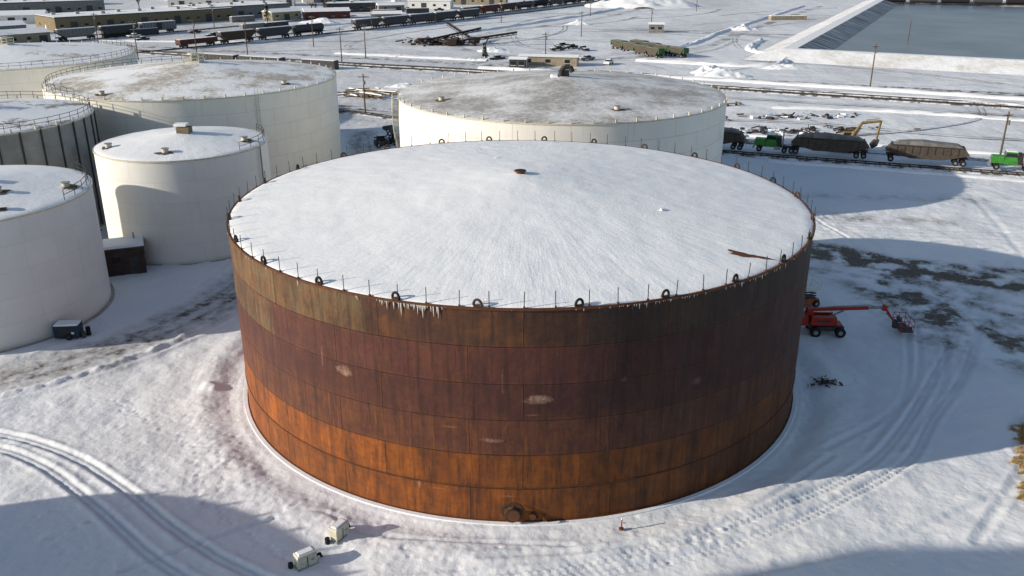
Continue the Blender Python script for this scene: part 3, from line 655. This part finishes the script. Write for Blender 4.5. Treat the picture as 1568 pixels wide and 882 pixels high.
def excavator(name, loc, rz, col='digger', s=1.0):
    b = MB()
    for yy in (-1.1, 1.1):
        b.prof([(-1.9, .1), (-2.2, .5), (-1.9, .95), (1.9, .95), (2.2, .5), (1.9, .1)], yy - .25, yy + .25, 'black')
    b.cyl((0, 0, .9), (0, 0, 1.2), .8, 'steel', n=16); b.box((-.5, 0, 1.75), (3.2, 2.5, 1.1), col, top=(.95, .95)); b.box((-1.9, 0, 1.8), (.7, 2.5, 1.2), 'dgrey')
    b.box((.7, .75, 2.35), (1.5, .95, 1.7), col, top=(.8, .9)); b.box((.75, .75, 2.6), (1.56, 1.0, .9), 'glass', top=(.8, .9)); b.box((-.5, -.3, 2.36), (2.4, 1.6, .14), 'snowtop')
    for a_, c_, r_ in (((.9, -.3, 1.9), (2.6, -.3, 4.9), .3), ((2.6, -.3, 4.9), (5.4, -.3, 5.3), .26), ((5.5, -.3, 5.4), (5.2, -.3, 2.2), .2)):
        b.cyl(a_, c_, r_, col, r1=r_ * .8, n=8)
    b.cyl((1.4, -.3, 2.0), (2.6, -.3, 4.1), .1, 'galv', n=8); b.cyl((3.2, -.3, 5.4), (5.2, -.3, 5.7), .09, 'galv', n=8)
    b.prof([(4.8, 2.2), (5.6, 2.3), (5.4, 1.3), (4.6, .8), (4.2, 1.4)], -.8, .2, 'dgrey')
    o_ = b.build(name, loc, rz, bevel=.03); o_.scale = (s, s, s); return o_
excavator('excavator', (60.5, 160.0, 0), math.radians(-12), 'digger', 1.1)

def skid(loc, rz):
    b = MB(); b.box((0, 0, .8), (2.6, 1.6, .8), 'dgrey'); b.box((-.1, 0, 1.6), (1.4, 1.3, 1.1), 'black', top=(.85, .9)); b.box((-.1, 0, 2.2), (1.3, 1.2, .1), 'snowtop')
    for xx in (-.8, .8):
        for yy in (-.85, .85): b.wheel((xx, yy, .45), .45, .35)
    for yy in (-.8, .8): b.path([(-1.2, yy, 1.6), (1.2, yy, 1.7), (2.0, yy, 2.8)], .12, 'steel', 6)
    b.prof([(1.7, 2.5), (2.6, 2.6), (2.7, 3.2), (1.9, 3.3)], -1, 1, 'dgrey'); b.build('skid_steer_loader', loc, rz)
skid((-22, 166, 0), 2.4); skid((-24.5, 164, 0), .4)

def boom_lift():
    b = MB()
    b.box((0, 0, .75), (3.2, 1.7, .45), 'dgrey'); b.box((0, 0, 1.02), (3.0, 1.2, .14), 'red')
    for xx in (-1.2, 1.2):
        for yy in (-1.05, 1.05): b.wheel((xx, yy, .5), .5, .42)
        b.cyl((xx, -1, .5), (xx, 1, .5), .12, 'steel')
    b.cyl((0, 0, 1.0), (0, 0, 1.3), .6, 'steel', n=18)
    b.box((-.7, 0, 1.55), (3.3, .75, .4), 'dgrey'); b.box((-.5, .75, 1.65), (2.6, .75, .75), 'red', top=(.93, .85)); b.box((-.5, -.75, 1.65), (2.6, .75, .75), 'red', top=(.93, .85))
    b.box((-2.3, 0, 1.6), (.7, 2.1, .9), 'red', top=(.85, .95)); b.box((-.5, -1.13, 1.66), (1.2, .02, .22), 'dgrey'); b.box((-.5, .7, 2.05), (2.2, .6, .08), 'snowtop')
    for yy in (-.28, .28): b.box((-1.7, yy, 2.15), (.9, .1, 1.0), 'red', top=(.5, 1))
    b.box((1.0, 0, 2.60), (5.8, .30, .30), 'red', ry=-.05); b.box((4.4, 0, 2.77), (2.4, .22, .22), 'galv', ry=-.05)
    b.box((5.45, 0, 2.8), (.4, .4, .6), 'red', ry=.3); b.cyl((.2, 0, 1.7), (1.6, 0, 2.4), .09, 'galv'); b.path([(-1.4, .24, 2.5), (1, .24, 2.75), (4, .24, 2.95), (5.3, .2, 2.7)], .03, 'black', 5)
    b.cyl((5.55, .08, 2.8), (6.5, .08, 1.45), .10, 'red', n=8); b.cyl((5.7, -.1, 2.3), (6.6, -.1, 1.3), .07, 'red', n=8)
    b.box((6.7, 0, 1.1), (.35, .5, .8), 'dgrey'); bx, L, W = 7.5, 1.2, 2.4
    b.box((bx, 0, .72), (L, W, .06), 'steel')
    for z in (.85, 1.3, 1.85): b.path([(bx - L / 2, -W / 2, z), (bx + L / 2, -W / 2, z), (bx + L / 2, W / 2, z), (bx - L / 2, W / 2, z), (bx - L / 2, -W / 2, z)], .035, 'red', 6)
    for xx in (-L / 2, 0, L / 2):
        for yy in (-W / 2, 0, W / 2):
            if not (xx == 0 and yy == 0): b.cyl((bx + xx, yy, .72), (bx + xx, yy, 1.85), .03, 'red', n=6)
    b.box((bx - .45, 0, 1.65), (.25, .9, .35), 'dgrey'); b.box((bx, -1.2, 1.1), (.9, .03, .5), 'dgrey')
    b.build('red_boom_lift', (30.9, 79.6, -.05), math.radians(-3), bevel=.03)
boom_lift()
def scissor():
    b = MB(); b.box((0, 0, .6), (2.8, 1.6, .5), 'orange')
    for xx in (-1, 1):
        for yy in (-.8, .8): b.wheel((xx, yy, .4), .4, .3)
    for k in range(3):
        for yy in (-.5, .5): b.cyl((-1.1, yy, .9 + k * .3), (1.1, yy, 1.2 + k * .3), .06, 'dgrey'); b.cyl((1.1, yy, .9 + k * .3), (-1.1, yy, 1.2 + k * .3), .06, 'dgrey')
    b.box((0, 0, 1.95), (2.9, 1.7, .12), 'white')
    for z in (2.4, 2.95): b.path([(-1.4, -.8, z), (1.4, -.8, z), (1.4, .8, z), (-1.4, .8, z), (-1.4, -.8, z)], .035, 'white')
    for xx in (-1.4, 0, 1.4):
        for yy in (-.8, .8): b.cyl((xx, yy, 2), (xx, yy, 2.95), .035, 'white', n=6)
    b.box((0, -.83, 2.25), (2.6, .03, .4), 'white'); b.build('scissor_lift', (30.9, 86.5, 0), .3)
scissor()

def generator():
    b = MB(); b.box((0, 0, .85), (2.3, 1.3, 1.1), 'blue'); b.box((0, 0, 1.42), (2.4, 1.4, .06), 'blue'); b.box((0, 0, 1.52), (2.3, 1.3, .16), 'snowtop', top=(.9, .85)); b.box((0, 0, .25), (2.4, 1.2, .12), 'steel')
    for yy in (-.7, .7): b.wheel((.2, yy, .32), .32, .2, hub='steel')
    b.path([(1.1, 0, .3), (2.1, 0, .35)], .05, 'steel'); b.cyl((1.9, 0, 0), (1.9, 0, .6), .05, 'steel'); b.box((-.3, -.665, .9), (.9, .03, .6), 'steel'); b.box((.6, -.665, .7), (.25, .03, .2), 'white')
    b.cyl((-1.3, .2, .3), (-1.3, .2, 1.2), .22, 'black', n=12); b.cyl((1.5, -.4, 0), (1.5, -.4, .7), .2, 'dgrey', n=12); b.cyl((1.7, .3, 0), (1.7, .3, .9), .22, 'black', n=12)
    b.build('towable_generator', (-43.2, 78.4, 0), .1, bevel=.03)
generator()

def shed():
    b = MB(); b.box((0, 0, 1.6), (4.2, 3.4, 3.2), 'shed'); b.box((0, 0, 3.26), (4.6, 3.8, .14), 'wood'); b.box((0, 0, 3.46), (4.5, 3.7, .26), 'snowtop', top=(.94, .93))
    b.box((.9, -1.72, 1.1), (.95, .06, 2.1), 'dgrey'); b.box((-.9, -1.72, 1.9), (.8, .05, .7), 'glass'); b.box((-.9, -1.75, 1.5), (.95, .06, .07), 'wood')
    b.box((2.12, .2, 1.8), (.05, .8, .7), 'glass'); b.box((2.13, -.9, 1.8), (.07, .3, .4), 'galv'); b.cyl((1.2, .8, 3.4), (1.2, .8, 4.3), .09, 'galv'); b.build('pump_shed', (-45.2, 97.2, 0), math.radians(22), bevel=.02)
shed()

def kiosk(loc, rz):
    b = MB(); b.box((0, 0, .45), (1.25, .62, .8), 'cream'); b.prof([(-.66, .85), (-.6, 1.0), (.6, 1.0), (.66, .85)], -.34, .34, 'cream'); b.box((0, 0, .05), (1.4, .8, .12), 'concrete')
    b.box((0, -.325, .45), (.05, .02, .7), 'steel'); b.box((.35, -.325, .5), (.2, .02, .1), 'galv'); b.box((0, 0, 1.03), (1.1, .55, .08), 'snowtop', top=(.85, .7))
    b.path([(.75, .1, .3), (1.0, .1, .35), (1.1, .1, .05)], .09, 'black', 8); b.cyl((-.9, .25, 0), (-.9, .25, .4), .16, 'black', n=12)
    b.build('valve_box', loc, rz, bevel=.03)
kiosk((-11.2, 47.4, 0), 1.05); kiosk((-12.8, 44.7, -.05), .65)

b = MB(); b.cyl((0, 0, 0), (0, 0, .75), .05, 'red', n=10); b.cyl((0, 0, .75), (0, 0, .95), .052, 'white', n=10); b.cyl((0, 0, 0), (0, 0, .1), .16, 'rust', n=12); b.cyl((.1, 0, .5), (.3, 0, .5), .03, 'red', n=6)
b.build('red_marker_post', (7.2, 48.2, 0))

def debris(name, loc, n, sx, sy, L, mats, hz=.4, r=.05):
    b = MB()
    for i in range(n):
        x, y = random.gauss(0, sx), random.gauss(0, sy); a = random.uniform(0, 6.28); l = L * random.uniform(.4, 1); z = random.uniform(.05, hz)
        m = random.choice(mats)
        if random.random() < .6: b.cyl((x, y, z), (x + l * math.cos(a), y + l * math.sin(a), z + random.uniform(-.05, .3) * L * .5), r * random.uniform(.6, 1.6), m, n=6)
        else: b.box((x, y, z), (l * .5, l * .25, l * .2), m, rz=a, rx=random.uniform(-.4, .4))
    return b.build(name, loc)
debris('brush_pile', (27.4, 68.6, 0), 60, .55, .4, .7, ['wood', 'steel', 'brown'], .35, .035)
debris('scrap_metal_pile', (52, 177, 0), 60, 5, 2.0, 3.0, ['steel', 'brown', 'dgrey', 'snowtop'], .5, .12)
debris('scrap_metal_pile', (62, 193, 0), 40, 8, 2.0, 3.0, ['steel', 'brown', 'wood', 'snowtop'], .4, .12)
debris('scrap_metal_pile', (46, 209, 0), 30, 5, 1.0, 3.0, ['steel', 'brown', 'wood'], .4, .12)
debris('scrap_metal_pile', (66, 180, 0), 24, 7, 1.5, 3.0, ['steel', 'brown', 'wood'], .4, .12)
b = MB()
for i in range(46):
    y = random.uniform(-4, 4); x = random.uniform(-5, 5); a = random.choice((.1, 1.1, -.5)) + random.gauss(0, .1); l = random.uniform(5, 10); z = random.uniform(.15, 1.3)
    b.box((x, y, z), (l, .3, .22), random.choice(('lumber', 'lumber', 'snowtop', 'wood')), rz=a, ry=random.uniform(-.05, .05))
b.build('timber_pile', (-36, 222, 0), -.3)
def rack(loc, rz, L=9):
    b = MB()
    for k in range(5):
        x = -L / 2 + L * k / 4
        for yy in (-.8, .8): b.cyl((x, yy, 0), (x, yy, 1.9), .08, 'steel', n=6)
        b.box((x, 0, 1.5), (.12, 1.8, .12), 'steel')
    for yy in (-.5, -.1, .35): b.cyl((-L / 2 - 1, yy, 1.68), (L / 2 + 1, yy, 1.68), .13, 'galv' if yy > 0 else 'brown', n=8)
    for z in (.9, 2.4): b.cyl((-L / 2, -.8, z), (L / 2, -.8, z), .05, 'steel', n=5)
    for k in range(5): b.cyl((-L / 2 + L * k / 4, -.8, 1.9), (-L / 2 + L * k / 4, -.8, 2.4), .05, 'steel', n=5)
    b.build('pipe_rack', loc, rz)
rack((-33, 131, 0), .5, 10); rack((-52, 118, 0), 1.5, 14); rack((-30.5, 139, 0), -.3, 8); rack((-56, 104, 0), .9, 8); rack((-29, 123, 0), .2, 9)

# dry grass at the right edge
b = MB()
for i in range(22000):
    yy = random.uniform(50.5, 61.5); edge = 35.0 + (yy - 50.5) * .45 + 0.3 * math.sin(yy * 1.3) + .25 * math.sin(yy * 4.1) + .2 * math.sin(yy * 9.7)
    xx = edge + abs(random.gauss(0, 2.6)); h = random.uniform(.12, .5) * (.3 + .7 * min(1, (xx - edge) * .8)); a = random.uniform(0, 6.28); w = .035; lx, ly = random.gauss(.12, .15), random.gauss(0, .12)
    if math.sin(xx * 3.1) * math.sin(yy * 2.7) < -.6: continue
    b.add([(xx - w * math.cos(a), yy - w * math.sin(a), -.1), (xx + w * math.cos(a), yy + w * math.sin(a), -.1), (xx + lx, yy + ly, h)], [(0, 1, 2)], 'drygrass' if random.random() < .93 else 'wood')
b.build('dry_grass', recalc=False)

# ------------------------------------------------------------------ poles
def pole(x, y, h, rz=0.0, arm=True):
    b = MB(); b.cyl((0, 0, -.3), (0, 0, h), .19, 'wood', r1=.12, n=9)
    if arm:
        b.box((0, .12, h - .7), (2.4, .12, .14), 'wood')
        for k in (-1.05, -.4, .4, 1.05): b.cyl((k, .12, h - .63), (k, .12, h - .4), .06, 'galv', n=6)
        b.cyl((.25, -.15, h - 2.3), (.25, -.15, h - 1.5), .22, 'grey', n=10)
    b.build('utility_pole', (x, y, 0), rz)
for x, y, h in ((84, 149.5, 9.2), (92.9, 232, 11.5), (10.5, 284, 9.5), (-53.5, 284, 11), (-32.5, 196, 9), (-120.7, 292, 12.5), (-89, 305, 12), (27.7, 365, 10), (-105, 302, 12),
                (-48, 297, 11), (-60, 392, 10), (60, 395, 9), (-150, 330, 12), (150, 345, 8), (-5, 430, 9), (-200, 330, 12), (-72, 330, 11), (100, 500, 9), (-130, 400, 10), (-95, 470, 10), (40, 470, 9)):
    pole(x, y, h, random.uniform(-.5, .9), h > 8.5)

# ------------------------------------------------------------------ railcars
def railcar(name, loc, rz, kind, c, L=15.5):
    b = MB(); b.box((0, 0, 1.15), (L, 2.4, .3), 'steel')
    for s_ in (-1, 1):
        b.box((s_ * (L / 2 - 2.2), 0, .7), (2.6, 1.9, .35), 'steel'); b.box((s_ * (L / 2 + .35), 0, 1.1), (.7, .3, .3), 'steel')
        for k in (-.9, .9):
            for yy in (-.75, .75): b.cyl((s_ * (L / 2 - 2.2) + k, yy - .07, .46), (s_ * (L / 2 - 2.2) + k, yy + .07, .46), .46, 'steel', n=12)
    if kind == 'box': b.box((0, 0, 2.8), (L, 2.9, 3.0), c); b.box((0, 0, 4.37), (L - .1, 2.8, .15), 'snowtop', top=(1, .8)); b.box((0, 0, 2.7), (2.6, 3.0, 2.6), 'steel')
    elif kind == 'hopper':
        b.prof([(-L / 2, 3.0), (-L / 2, 4.1), (L / 2, 4.1), (L / 2, 3.0), (L / 2 - 2.6, 1.3), (-L / 2 + 2.6, 1.3)], -1.45, 1.45, c); b.box((0, 0, 4.2), (L - .4, 1.5, .2), 'snowtop', top=(1, .7))
        for sx in (-1, 1):
            for yy in (-1.3, 1.3): b.cyl((sx * (L / 2 - .2), yy, 1.3), (sx * (L / 2 - .2), yy, 3.1), .06, 'steel', n=5)
    elif kind == 'tank':
        b.cyl((-L / 2 + .5, 0, 2.75), (L / 2 - .5, 0, 2.75), 1.45, c, n=20); b.cyl((0, 0, 4.1), (0, 0, 4.6), .5, c, n=12); b.box((0, 0, 4.15), (L - 2, .7, .14), 'snowtop', top=(1, .6))
        for sx in (-1, 1): b.cyl((sx * (L / 2 - .5), 0, 2.75), (sx * (L / 2 - .1), 0, 2.75), 1.45, c, r1=.9, n=20)
    else: b.box((0, 0, 2.0), (L, 2.9, 1.5), c); b.box((0, 0, 2.77), (L - .4, 2.0, .12), 'snowtop')
    n = int(L / 1.3)
    if kind in ('box', 'hopper', 'gon'):
        zt = {'box': 2.8, 'hopper': 3.5, 'gon': 2.0}[kind]; hh = {'box': 2.9, 'hopper': 1.1, 'gon': 1.4}[kind]
        for k in range(n + 1): b.box((-L / 2 + L * k / n, 0, zt), (.12, 3.04, hh), 'dgrey' if c != 'dred' else c)
    b.build(name, loc, rz)
def train(p, q, kinds, gap=17.2):
    p = Vector(p); q = Vector(q); d = (q - p).normalized(); rz = math.atan2(d.y, d.x); N = int((q - p).length / gap)
    for i in range(N):
        c = p + d * gap * (i + .5); k, col = kinds[i % len(kinds)]
        railcar({'box': 'box_railcar', 'hopper': 'hopper_railcar', 'tank': 'tank_railcar', 'gon': 'gondola_railcar'}[k], (c.x, c.y, .45), rz, k, col)
train((-119, 322), (-67.8, 389), [('gon', 'dred'), ('hopper', 'brown'), ('hopper', 'dgrey'), ('tank', 'dgrey'), ('tank', 'black')])
train((-67.8, 389), (-10, 466), [('hopper', 'dgrey')])
train((-25.8, 461), (60, 595), [('hopper', 'brown'), ('hopper', 'dred'), ('hopper', 'brown'), ('tank', 'dgrey'), ('tank', 'black'), ('hopper', 'dgrey'), ('tank', 'dgrey')])
train((-173, 345), (-135, 394), [('hopper', 'grey'), ('hopper', 'dgrey'), ('box', 'grey')])
train((219, 556), (330, 520), [('tank', 'black'), ('tank', 'dgrey')])
train((-100, 285), (-60, 268), [('gon', 'dgrey')])

# ------------------------------------------------------------------ buildings
def building(name, x, y, L, W, H, rz, wall, roof='gable', rise=None):
    b = MB(); rise = rise or W * .12; b.box((0, 0, H / 2), (L, W, H), wall)
    if roof == 'gable':
        V = [(-L / 2 - .4, -W / 2 - .4, H), (L / 2 + .4, -W / 2 - .4, H), (L / 2 + .4, W / 2 + .4, H), (-L / 2 - .4, W / 2 + .4, H), (-L / 2 - .4, 0, H + rise), (L / 2 + .4, 0, H + rise)]
        b.add(V, [(0, 1, 5, 4), (2, 3, 4, 5), (0, 4, 3), (1, 2, 5), (0, 3, 2, 1)], 'snowtop')
    else:
        b.box((0, 0, H + .15), (L + .3, W + .3, .3), 'dgrey'); b.box((0, 0, H + .36), (L - .2, W - .2, .14), 'snowtop')
        for k in range(int(L / 9)): b.box((-L / 2 + 5 + k * 9, random.uniform(-W / 4, W / 4), H + .9), (1.6, 1.4, 1.0), 'galv')
    n = max(2, int(L / 5))
    for k in range(n):
        xx = -L / 2 + L * (k + .5) / n
        for s_ in (-1, 1):
            if k % 3 == 1 and H > 3.5: b.box((xx, s_ * (W / 2 + .03), min(H * .38, 1.9)), (3.0, .08, min(H * .75, 3.7)), 'dgrey')
            else: b.box((xx, s_ * (W / 2 + .03), min(H * .55, 2.2)), (1.5, .07, 1.1), 'glass'); b.box((xx, s_ * (W / 2 + .06), min(H * .55, 2.2) - .62), (1.7, .1, .1), 'white')
    for s_ in (-1, 1): b.box((s_ * (L / 2 + .03), 0, min(1.1, H * .4)), (.08, 1.1, 2.1), 'white'); b.box((s_ * (L / 2 + .03), W * .28, min(2.2, H * .6)), (.07, 1.4, 1.0), 'glass')
    return b.build(name, (x, y, 0), rz)
R45 = math.radians
building('warehouse', -172, 424, 82, 24, 5.5, R45(45), 'ochre', 'flat')
building('warehouse', -140, 462, 50, 26, 6, R45(45), 'grey', 'flat')
building('office_building', -187, 338, 26, 12, 4, R45(50), 'tan')
building('office_building', -210, 372, 20, 12, 4, R45(45), 'grey')
building('warehouse', -164, 545, 70, 22, 6, R45(10), 'white')
building('warehouse', -250, 490, 60, 22, 6, R45(30), 'grey', 'flat')
building('farm_shed', -230, 430, 22, 14, 4, R45(20), 'white')
building('house', -46, 524, 24, 12, 4.5, R45(-5), 'white', rise=2.5)
building('house', -92, 456, 22, 9, 3.6, R45(20), 'dred', rise=1.5)
building('mobile_office', 11.5, 280, 18, 5, 2.8, R45(-12), 'tan', rise=.5)
building('small_shed', 60.5, 384, 6, 4, 3.4, R45(-10), 'grey', rise=.8)
building('small_shed', -190, 310, 8, 6, 3, R45(30), 'tan', rise=1)
building('small_shed', 2, 275, 5, 4, 2.6, R45(-12), 'dgrey', rise=.6)
building('small_shed', -66, 500, 14, 8, 3.6, R45(20), 'grey', rise=1)
building('small_shed', -200, 312, 14, 8, 3.6, R45(40), 'grey', rise=1)
building('warehouse', -88, 500, 26, 12, 4.5, R45(20), 'dgrey', 'flat')
building('farm_shed', -112, 448, 16, 9, 4, R45(45), 'tan', rise=1.4)
building('farm_shed', -60, 440, 14, 8, 3.6, R45(10), 'grey', rise=1.2)
building('warehouse', -20, 560, 34, 14, 5, R45(-5), 'tan', 'flat')
for i, (x, y) in enumerate(((-120, 590), (-80, 610), (-200, 600), (-285, 560), (-30, 640), (-330, 600), (20, 700), (-240, 650), (120, 640), (160, 700))):
    building('warehouse', x, y, random.uniform(25, 60), 20, random.uniform(4, 7), R45(random.choice((-20, 55, 10))), random.choice(('grey', 'white', 'tan', 'dgrey')), random.choice(('flat', 'gable')))
for x, y in ((-73, 585), (-95, 560), (-60, 600)):
    e_ = MB(); e_.cyl((0, 0, 0), (0, 0, 7), 3.2, 'white', n=24); e_.cyl((0, 0, 7), (0, 0, 8.6), 3.3, 'snowtop', r1=.4, n=24); e_.box((0, 0, 8.8), (.8, .8, .5), 'galv'); e_.box((0, -3.25, 3.5), (.5, .15, 7), 'steel'); e_.build('grain_silo', (x, y, 0))
def container(x, y, rz, c):
    b = MB(); b.box((0, 0, 1.35), (12, 2.4, 2.6), c); b.box((0, 0, 2.7), (11.8, 2.3, .12), 'snowtop', top=(1, .9))
    for k in range(20): b.box((-5.7 + k * .6, 0, 1.35), (.12, 2.5, 2.4), c)
    for sx in (-1, 1): b.box((sx * 6.02, -.5, 1.35), (.06, .06, 2.4), 'galv'); b.box((sx * 6.02, .5, 1.35), (.06, .06, 2.4), 'galv')
    b.build('shipping_container', (x, y, 0), rz)
for q in ((-150, 372, .8, 'dgrey'), (-158, 366, .8, 'brown'), (-112, 396, .9, 'grey'), (-104, 404, .9, 'dgrey'), (-66, 478, .3, 'dred'), (-50, 488, .3, 'dgrey'), (-128, 436, .8, 'grey'), (-58, 272, -.4, 'dgrey'), (-78, 280, -.4, 'brown'), (-200, 404, .8, 'dgrey'), (-38, 441, .9, 'dgrey')): container(*q)

def pickup(x, y, rz, c):
    b = MB(); b.box((0, 0, .8), (5.4, 1.9, .6), c); b.box((.3, 0, 1.4), (2.0, 1.75, .65), c, top=(.75, .85)); b.box((.3, 0, 1.38), (2.06, 1.78, .42), 'glass', top=(.8, .88)); b.box((-1.8, 0, 1.14), (1.7, 1.7, .1), 'snowtop')
    b.box((2.0, 0, 1.13), (1.2, 1.6, .08), 'snowtop'); b.box((.3, 0, 1.76), (1.4, 1.4, .07), 'snowtop')
    for xx in (-1.7, 1.7):
        for yy in (-.88, .88): b.wheel((xx, yy, .4), .4, .25)
    b.box((2.75, 0, .6), (.12, 1.8, .25), 'galv'); b.build('pickup_truck', (x, y, 0), rz, bevel=.05)
for x, y, rz, c in ((16, 318, .4, 'dgrey'), (21, 324, .6, 'black'), (25, 318, 2, 'blue'), (18, 329, .3, 'dgrey'), (30, 281, 1.2, 'white'), (-5, 291, .4, 'dgrey'), (24, 291, .5, 'grey'), (-150, 362, .9, 'white'), (-142, 350, .9, 'blue'), (-40, 505, .3, 'black'), (-58, 510, .3, 'dred'), (-205, 350, .2, 'dgrey'), (-30, 490, .3, 'dgrey'), (-22, 500, .9, 'grey'), (-120, 366, .9, 'black'), (-132, 380, .9, 'dgrey'), (-170, 330, .6, 'black')):
    pickup(x, y, rz, c)
def wagon(x, y, rz):
    b = MB(); b.prof([(-3.4, 3.0), (3.4, 3.0), (1.8, .9), (-1.8, .9)], -1.3, 1.3, 'hop'); b.box((0, 0, 3.05), (6.9, 2.7, .14), 'dgreen'); b.box((0, 0, 3.2), (6.3, 2.2, .2), 'tarp', top=(.9, .7))
    for k in (-3.3, 3.3): b.box((k, 0, 2.2), (.5, 2.5, 1.5), 'dgreen')
    for xx in (-2.3, 2.3):
        for yy in (-1, 1): b.wheel((xx, yy, .55), .55, .35)
    b.box((0, 0, .8), (5.4, .6, .25), 'steel'); b.path([(3, 0, .7), (4.6, 0, .5)], .08, 'steel'); b.build('grain_wagon', (x, y, 0), rz)
for i, (x, y) in enumerate(((38, 322), (41, 314), (44, 306), (47, 299), (45, 322), (48, 314), (51, 306), (55, 300))): wagon(x, y, math.radians(-58 + 5 * (i % 3)))

def conveyor(x, y, rz, L=22, h=7):
    b = MB()
    for yy in (-.6, .6):
        for dz in (0, 1.0): b.cyl((0, yy, .8 + dz), (L, yy, h + dz), .1, 'steel', n=5)
        for k in range(12):
            t0, t1 = k / 12, (k + 1) / 12; b.cyl((L * t0, yy, .8 + (h - .8) * t0), (L * t1, yy, 1.8 + (h - .8) * t1), .06, 'steel', n=4)
    b.cyl((0, 0, 1.5), (L, 0, h + .7), .35, 'black', n=6); b.box((0, 0, 1.6), (3, 2.6, 2.0), 'brown', top=(1.2, 1.2))
    for yy in (-1.5, 1.5): b.cyl((L * .55, yy * .5, h * .6), (L * .5, yy, 0), .12, 'steel', n=5); b.wheel((L * .5, yy, .5), .5, .3)
    b.build('conveyor', (x, y, 0), rz)
conveyor(-33, 335, .2, 22, 5); conveyor(-14, 338, 2.3, 16, 6); conveyor(-22, 332, .1, 24, 4)
debris('machinery_scrap', (-26, 337, 0), 130, 6, 2.5, 4.0, ['steel', 'brown', 'dgrey'], 2.2, .2)

def snowpile(x, y, sx, sy, h, seed):
    n = 50; u = np.linspace(-1, 1, n); U, V_ = np.meshgrid(u, u); rr = np.sqrt(U ** 2 + V_ ** 2) + .35 * fbm(U * 2.5, V_ * 2.5, 3, seed + 3)
    z = h * np.clip(1 - rr, 0, 1) ** .8 * (1 + 1.8 * fbm(U * 3, V_ * 3, 4, seed)) - .05
    P_ = np.stack([x + U * sx, y + V_ * sy, z], -1).reshape(-1, 3).tolist()
    b = MB(); b.add(P_, [(j * n + i, j * n + i + 1, (j + 1) * n + i + 1, (j + 1) * n + i) for j in range(n - 1) for i in range(n - 1)], 'snowtop', True); b.build('snow_pile')
for q in ((76, 535, 34, 14, 9, 1), (60, 255, 9, 4, 2.0, 2), (100, 395, 8, 5, 2.0, 3), (-90, 430, 10, 6, 2.4, 4), (30, 420, 7, 4, 1.6, 5), (82, 272, 8, 3, 1.4, 6), (-28, 236, 6, 3, 1.0, 7), (-6, 315, 7, 4, 1.4, 9), (58, 262, 6, 5, 2.4, 10)): snowpile(*q)
b = MB()
for i in range(9): b.box((-8 + i * 2, 0, 1.0), (1.9, 3.6, 1.9), 'tan'); b.box((-8 + i * 2, 0, 2.02), (1.8, 3.4, .2), 'snowtop'); b.box((-8 + i * 2, 0, .1), (1.95, 3.7, .14), 'wood')
b.build('pallet_stack', (134, 447, 0), .1)

# ------------------------------------------------------------------ trees
def conifer(x, y, h):
    b = MB(); b.cyl((0, 0, 0), (0, 0, h * .95), h * .03, 'bark', r1=.03, n=7)
    for i in range(1100):
        t_ = random.random() ** .8; z = h * (.12 + .88 * t_); R_ = h * .26 * (1 - t_) + .15; a = random.uniform(0, 6.28); r_ = R_ * random.uniform(.25, 1.05) * (1 + .25 * math.sin(a * 3 + z * 2))
        c = Vector((r_ * math.cos(a), r_ * math.sin(a), z - r_ * .3)); s_ = random.uniform(.12, .35); d = Vector((math.cos(a), math.sin(a), -.4)) * s_; w = Vector((-math.sin(a), math.cos(a), random.uniform(-.4, .4))) * s_ * .5
        b.add([c - d - w, c + d - w, c + d * 1.3 + w, c - d + w], [(0, 1, 2, 3)], 'needle' if random.random() < .85 else 'snowtop')
    b.build('conifer_tree', (x, y, 0), recalc=False)
def bare(x, y, h):
    b = MB()
    def br(p, d, l, r_, k):
        q = p + d * l; b.cyl(p, q, r_, 'bark', r1=r_ * .6, n=4, caps=False)
        if k == 0: return
        for i in range(4): br(p + d * l * random.uniform(.5, 1), (d + Vector((random.gauss(0, .5), random.gauss(0, .5), random.uniform(0, .35)))).normalized(), l * random.uniform(.55, .75), r_ * .55, k - 1)
    br(Vector((0, 0, 0)), Vector((0, 0, 1)), h * .3, h * .035, 4); b.build('bare_tree', (x, y, 0), recalc=False)
for q in ((-115, 432, 9), (-9, 299, 4), (-300, 560, 8), (-150, 500, 8)): conifer(*q)
for q in ((-100, 492, 11), (-108, 497, 9), (-104, 488, 9), (-60, 560, 9), (-210, 520, 9)): bare(*q)

# ------------------------------------------------------------------ camera, light
cam = bpy.data.cameras.new('camera'); co_ = bpy.data.objects.new('camera', cam); COL.objects.link(co_); scene.camera = co_
cam.lens = 31.0; cam.sensor_width = 36; cam.clip_end = 20000
co_.location = (0, 0, 36.1); co_.rotation_euler = (math.radians(90 - 21.53), 0, 0)

EL = math.radians(18.5); HDG = math.radians(15)
dirv = Vector((math.cos(HDG) * math.cos(EL), math.sin(HDG) * math.cos(EL), -math.sin(EL)))
sl = bpy.data.lights.new('sun', 'SUN'); sl.energy = 5.0; sl.angle = math.radians(.5); sl.color = (1.0, .91, .78)
so = bpy.data.objects.new('sun', sl); COL.objects.link(so); so.rotation_euler = dirv.to_track_quat('-Z', 'Y').to_euler()
w = bpy.data.worlds.new('World'); scene.world = w; w.use_nodes = True; nt = w.node_tree
sky = nt.nodes.new('ShaderNodeTexSky'); sky.sky_type = 'NISHITA'; sky.sun_disc = False; sky.sun_elevation = EL; sky.sun_rotation = math.atan2(-dirv.x, -dirv.y) % (2 * math.pi)
nt.links.new(sky.outputs[0], nt.nodes['Background'].inputs[0]); nt.nodes['Background'].inputs[1].default_value = 0.125
scene.view_settings.view_transform = 'Standard'; scene.view_settings.look = 'None'; scene.view_settings.exposure = 0
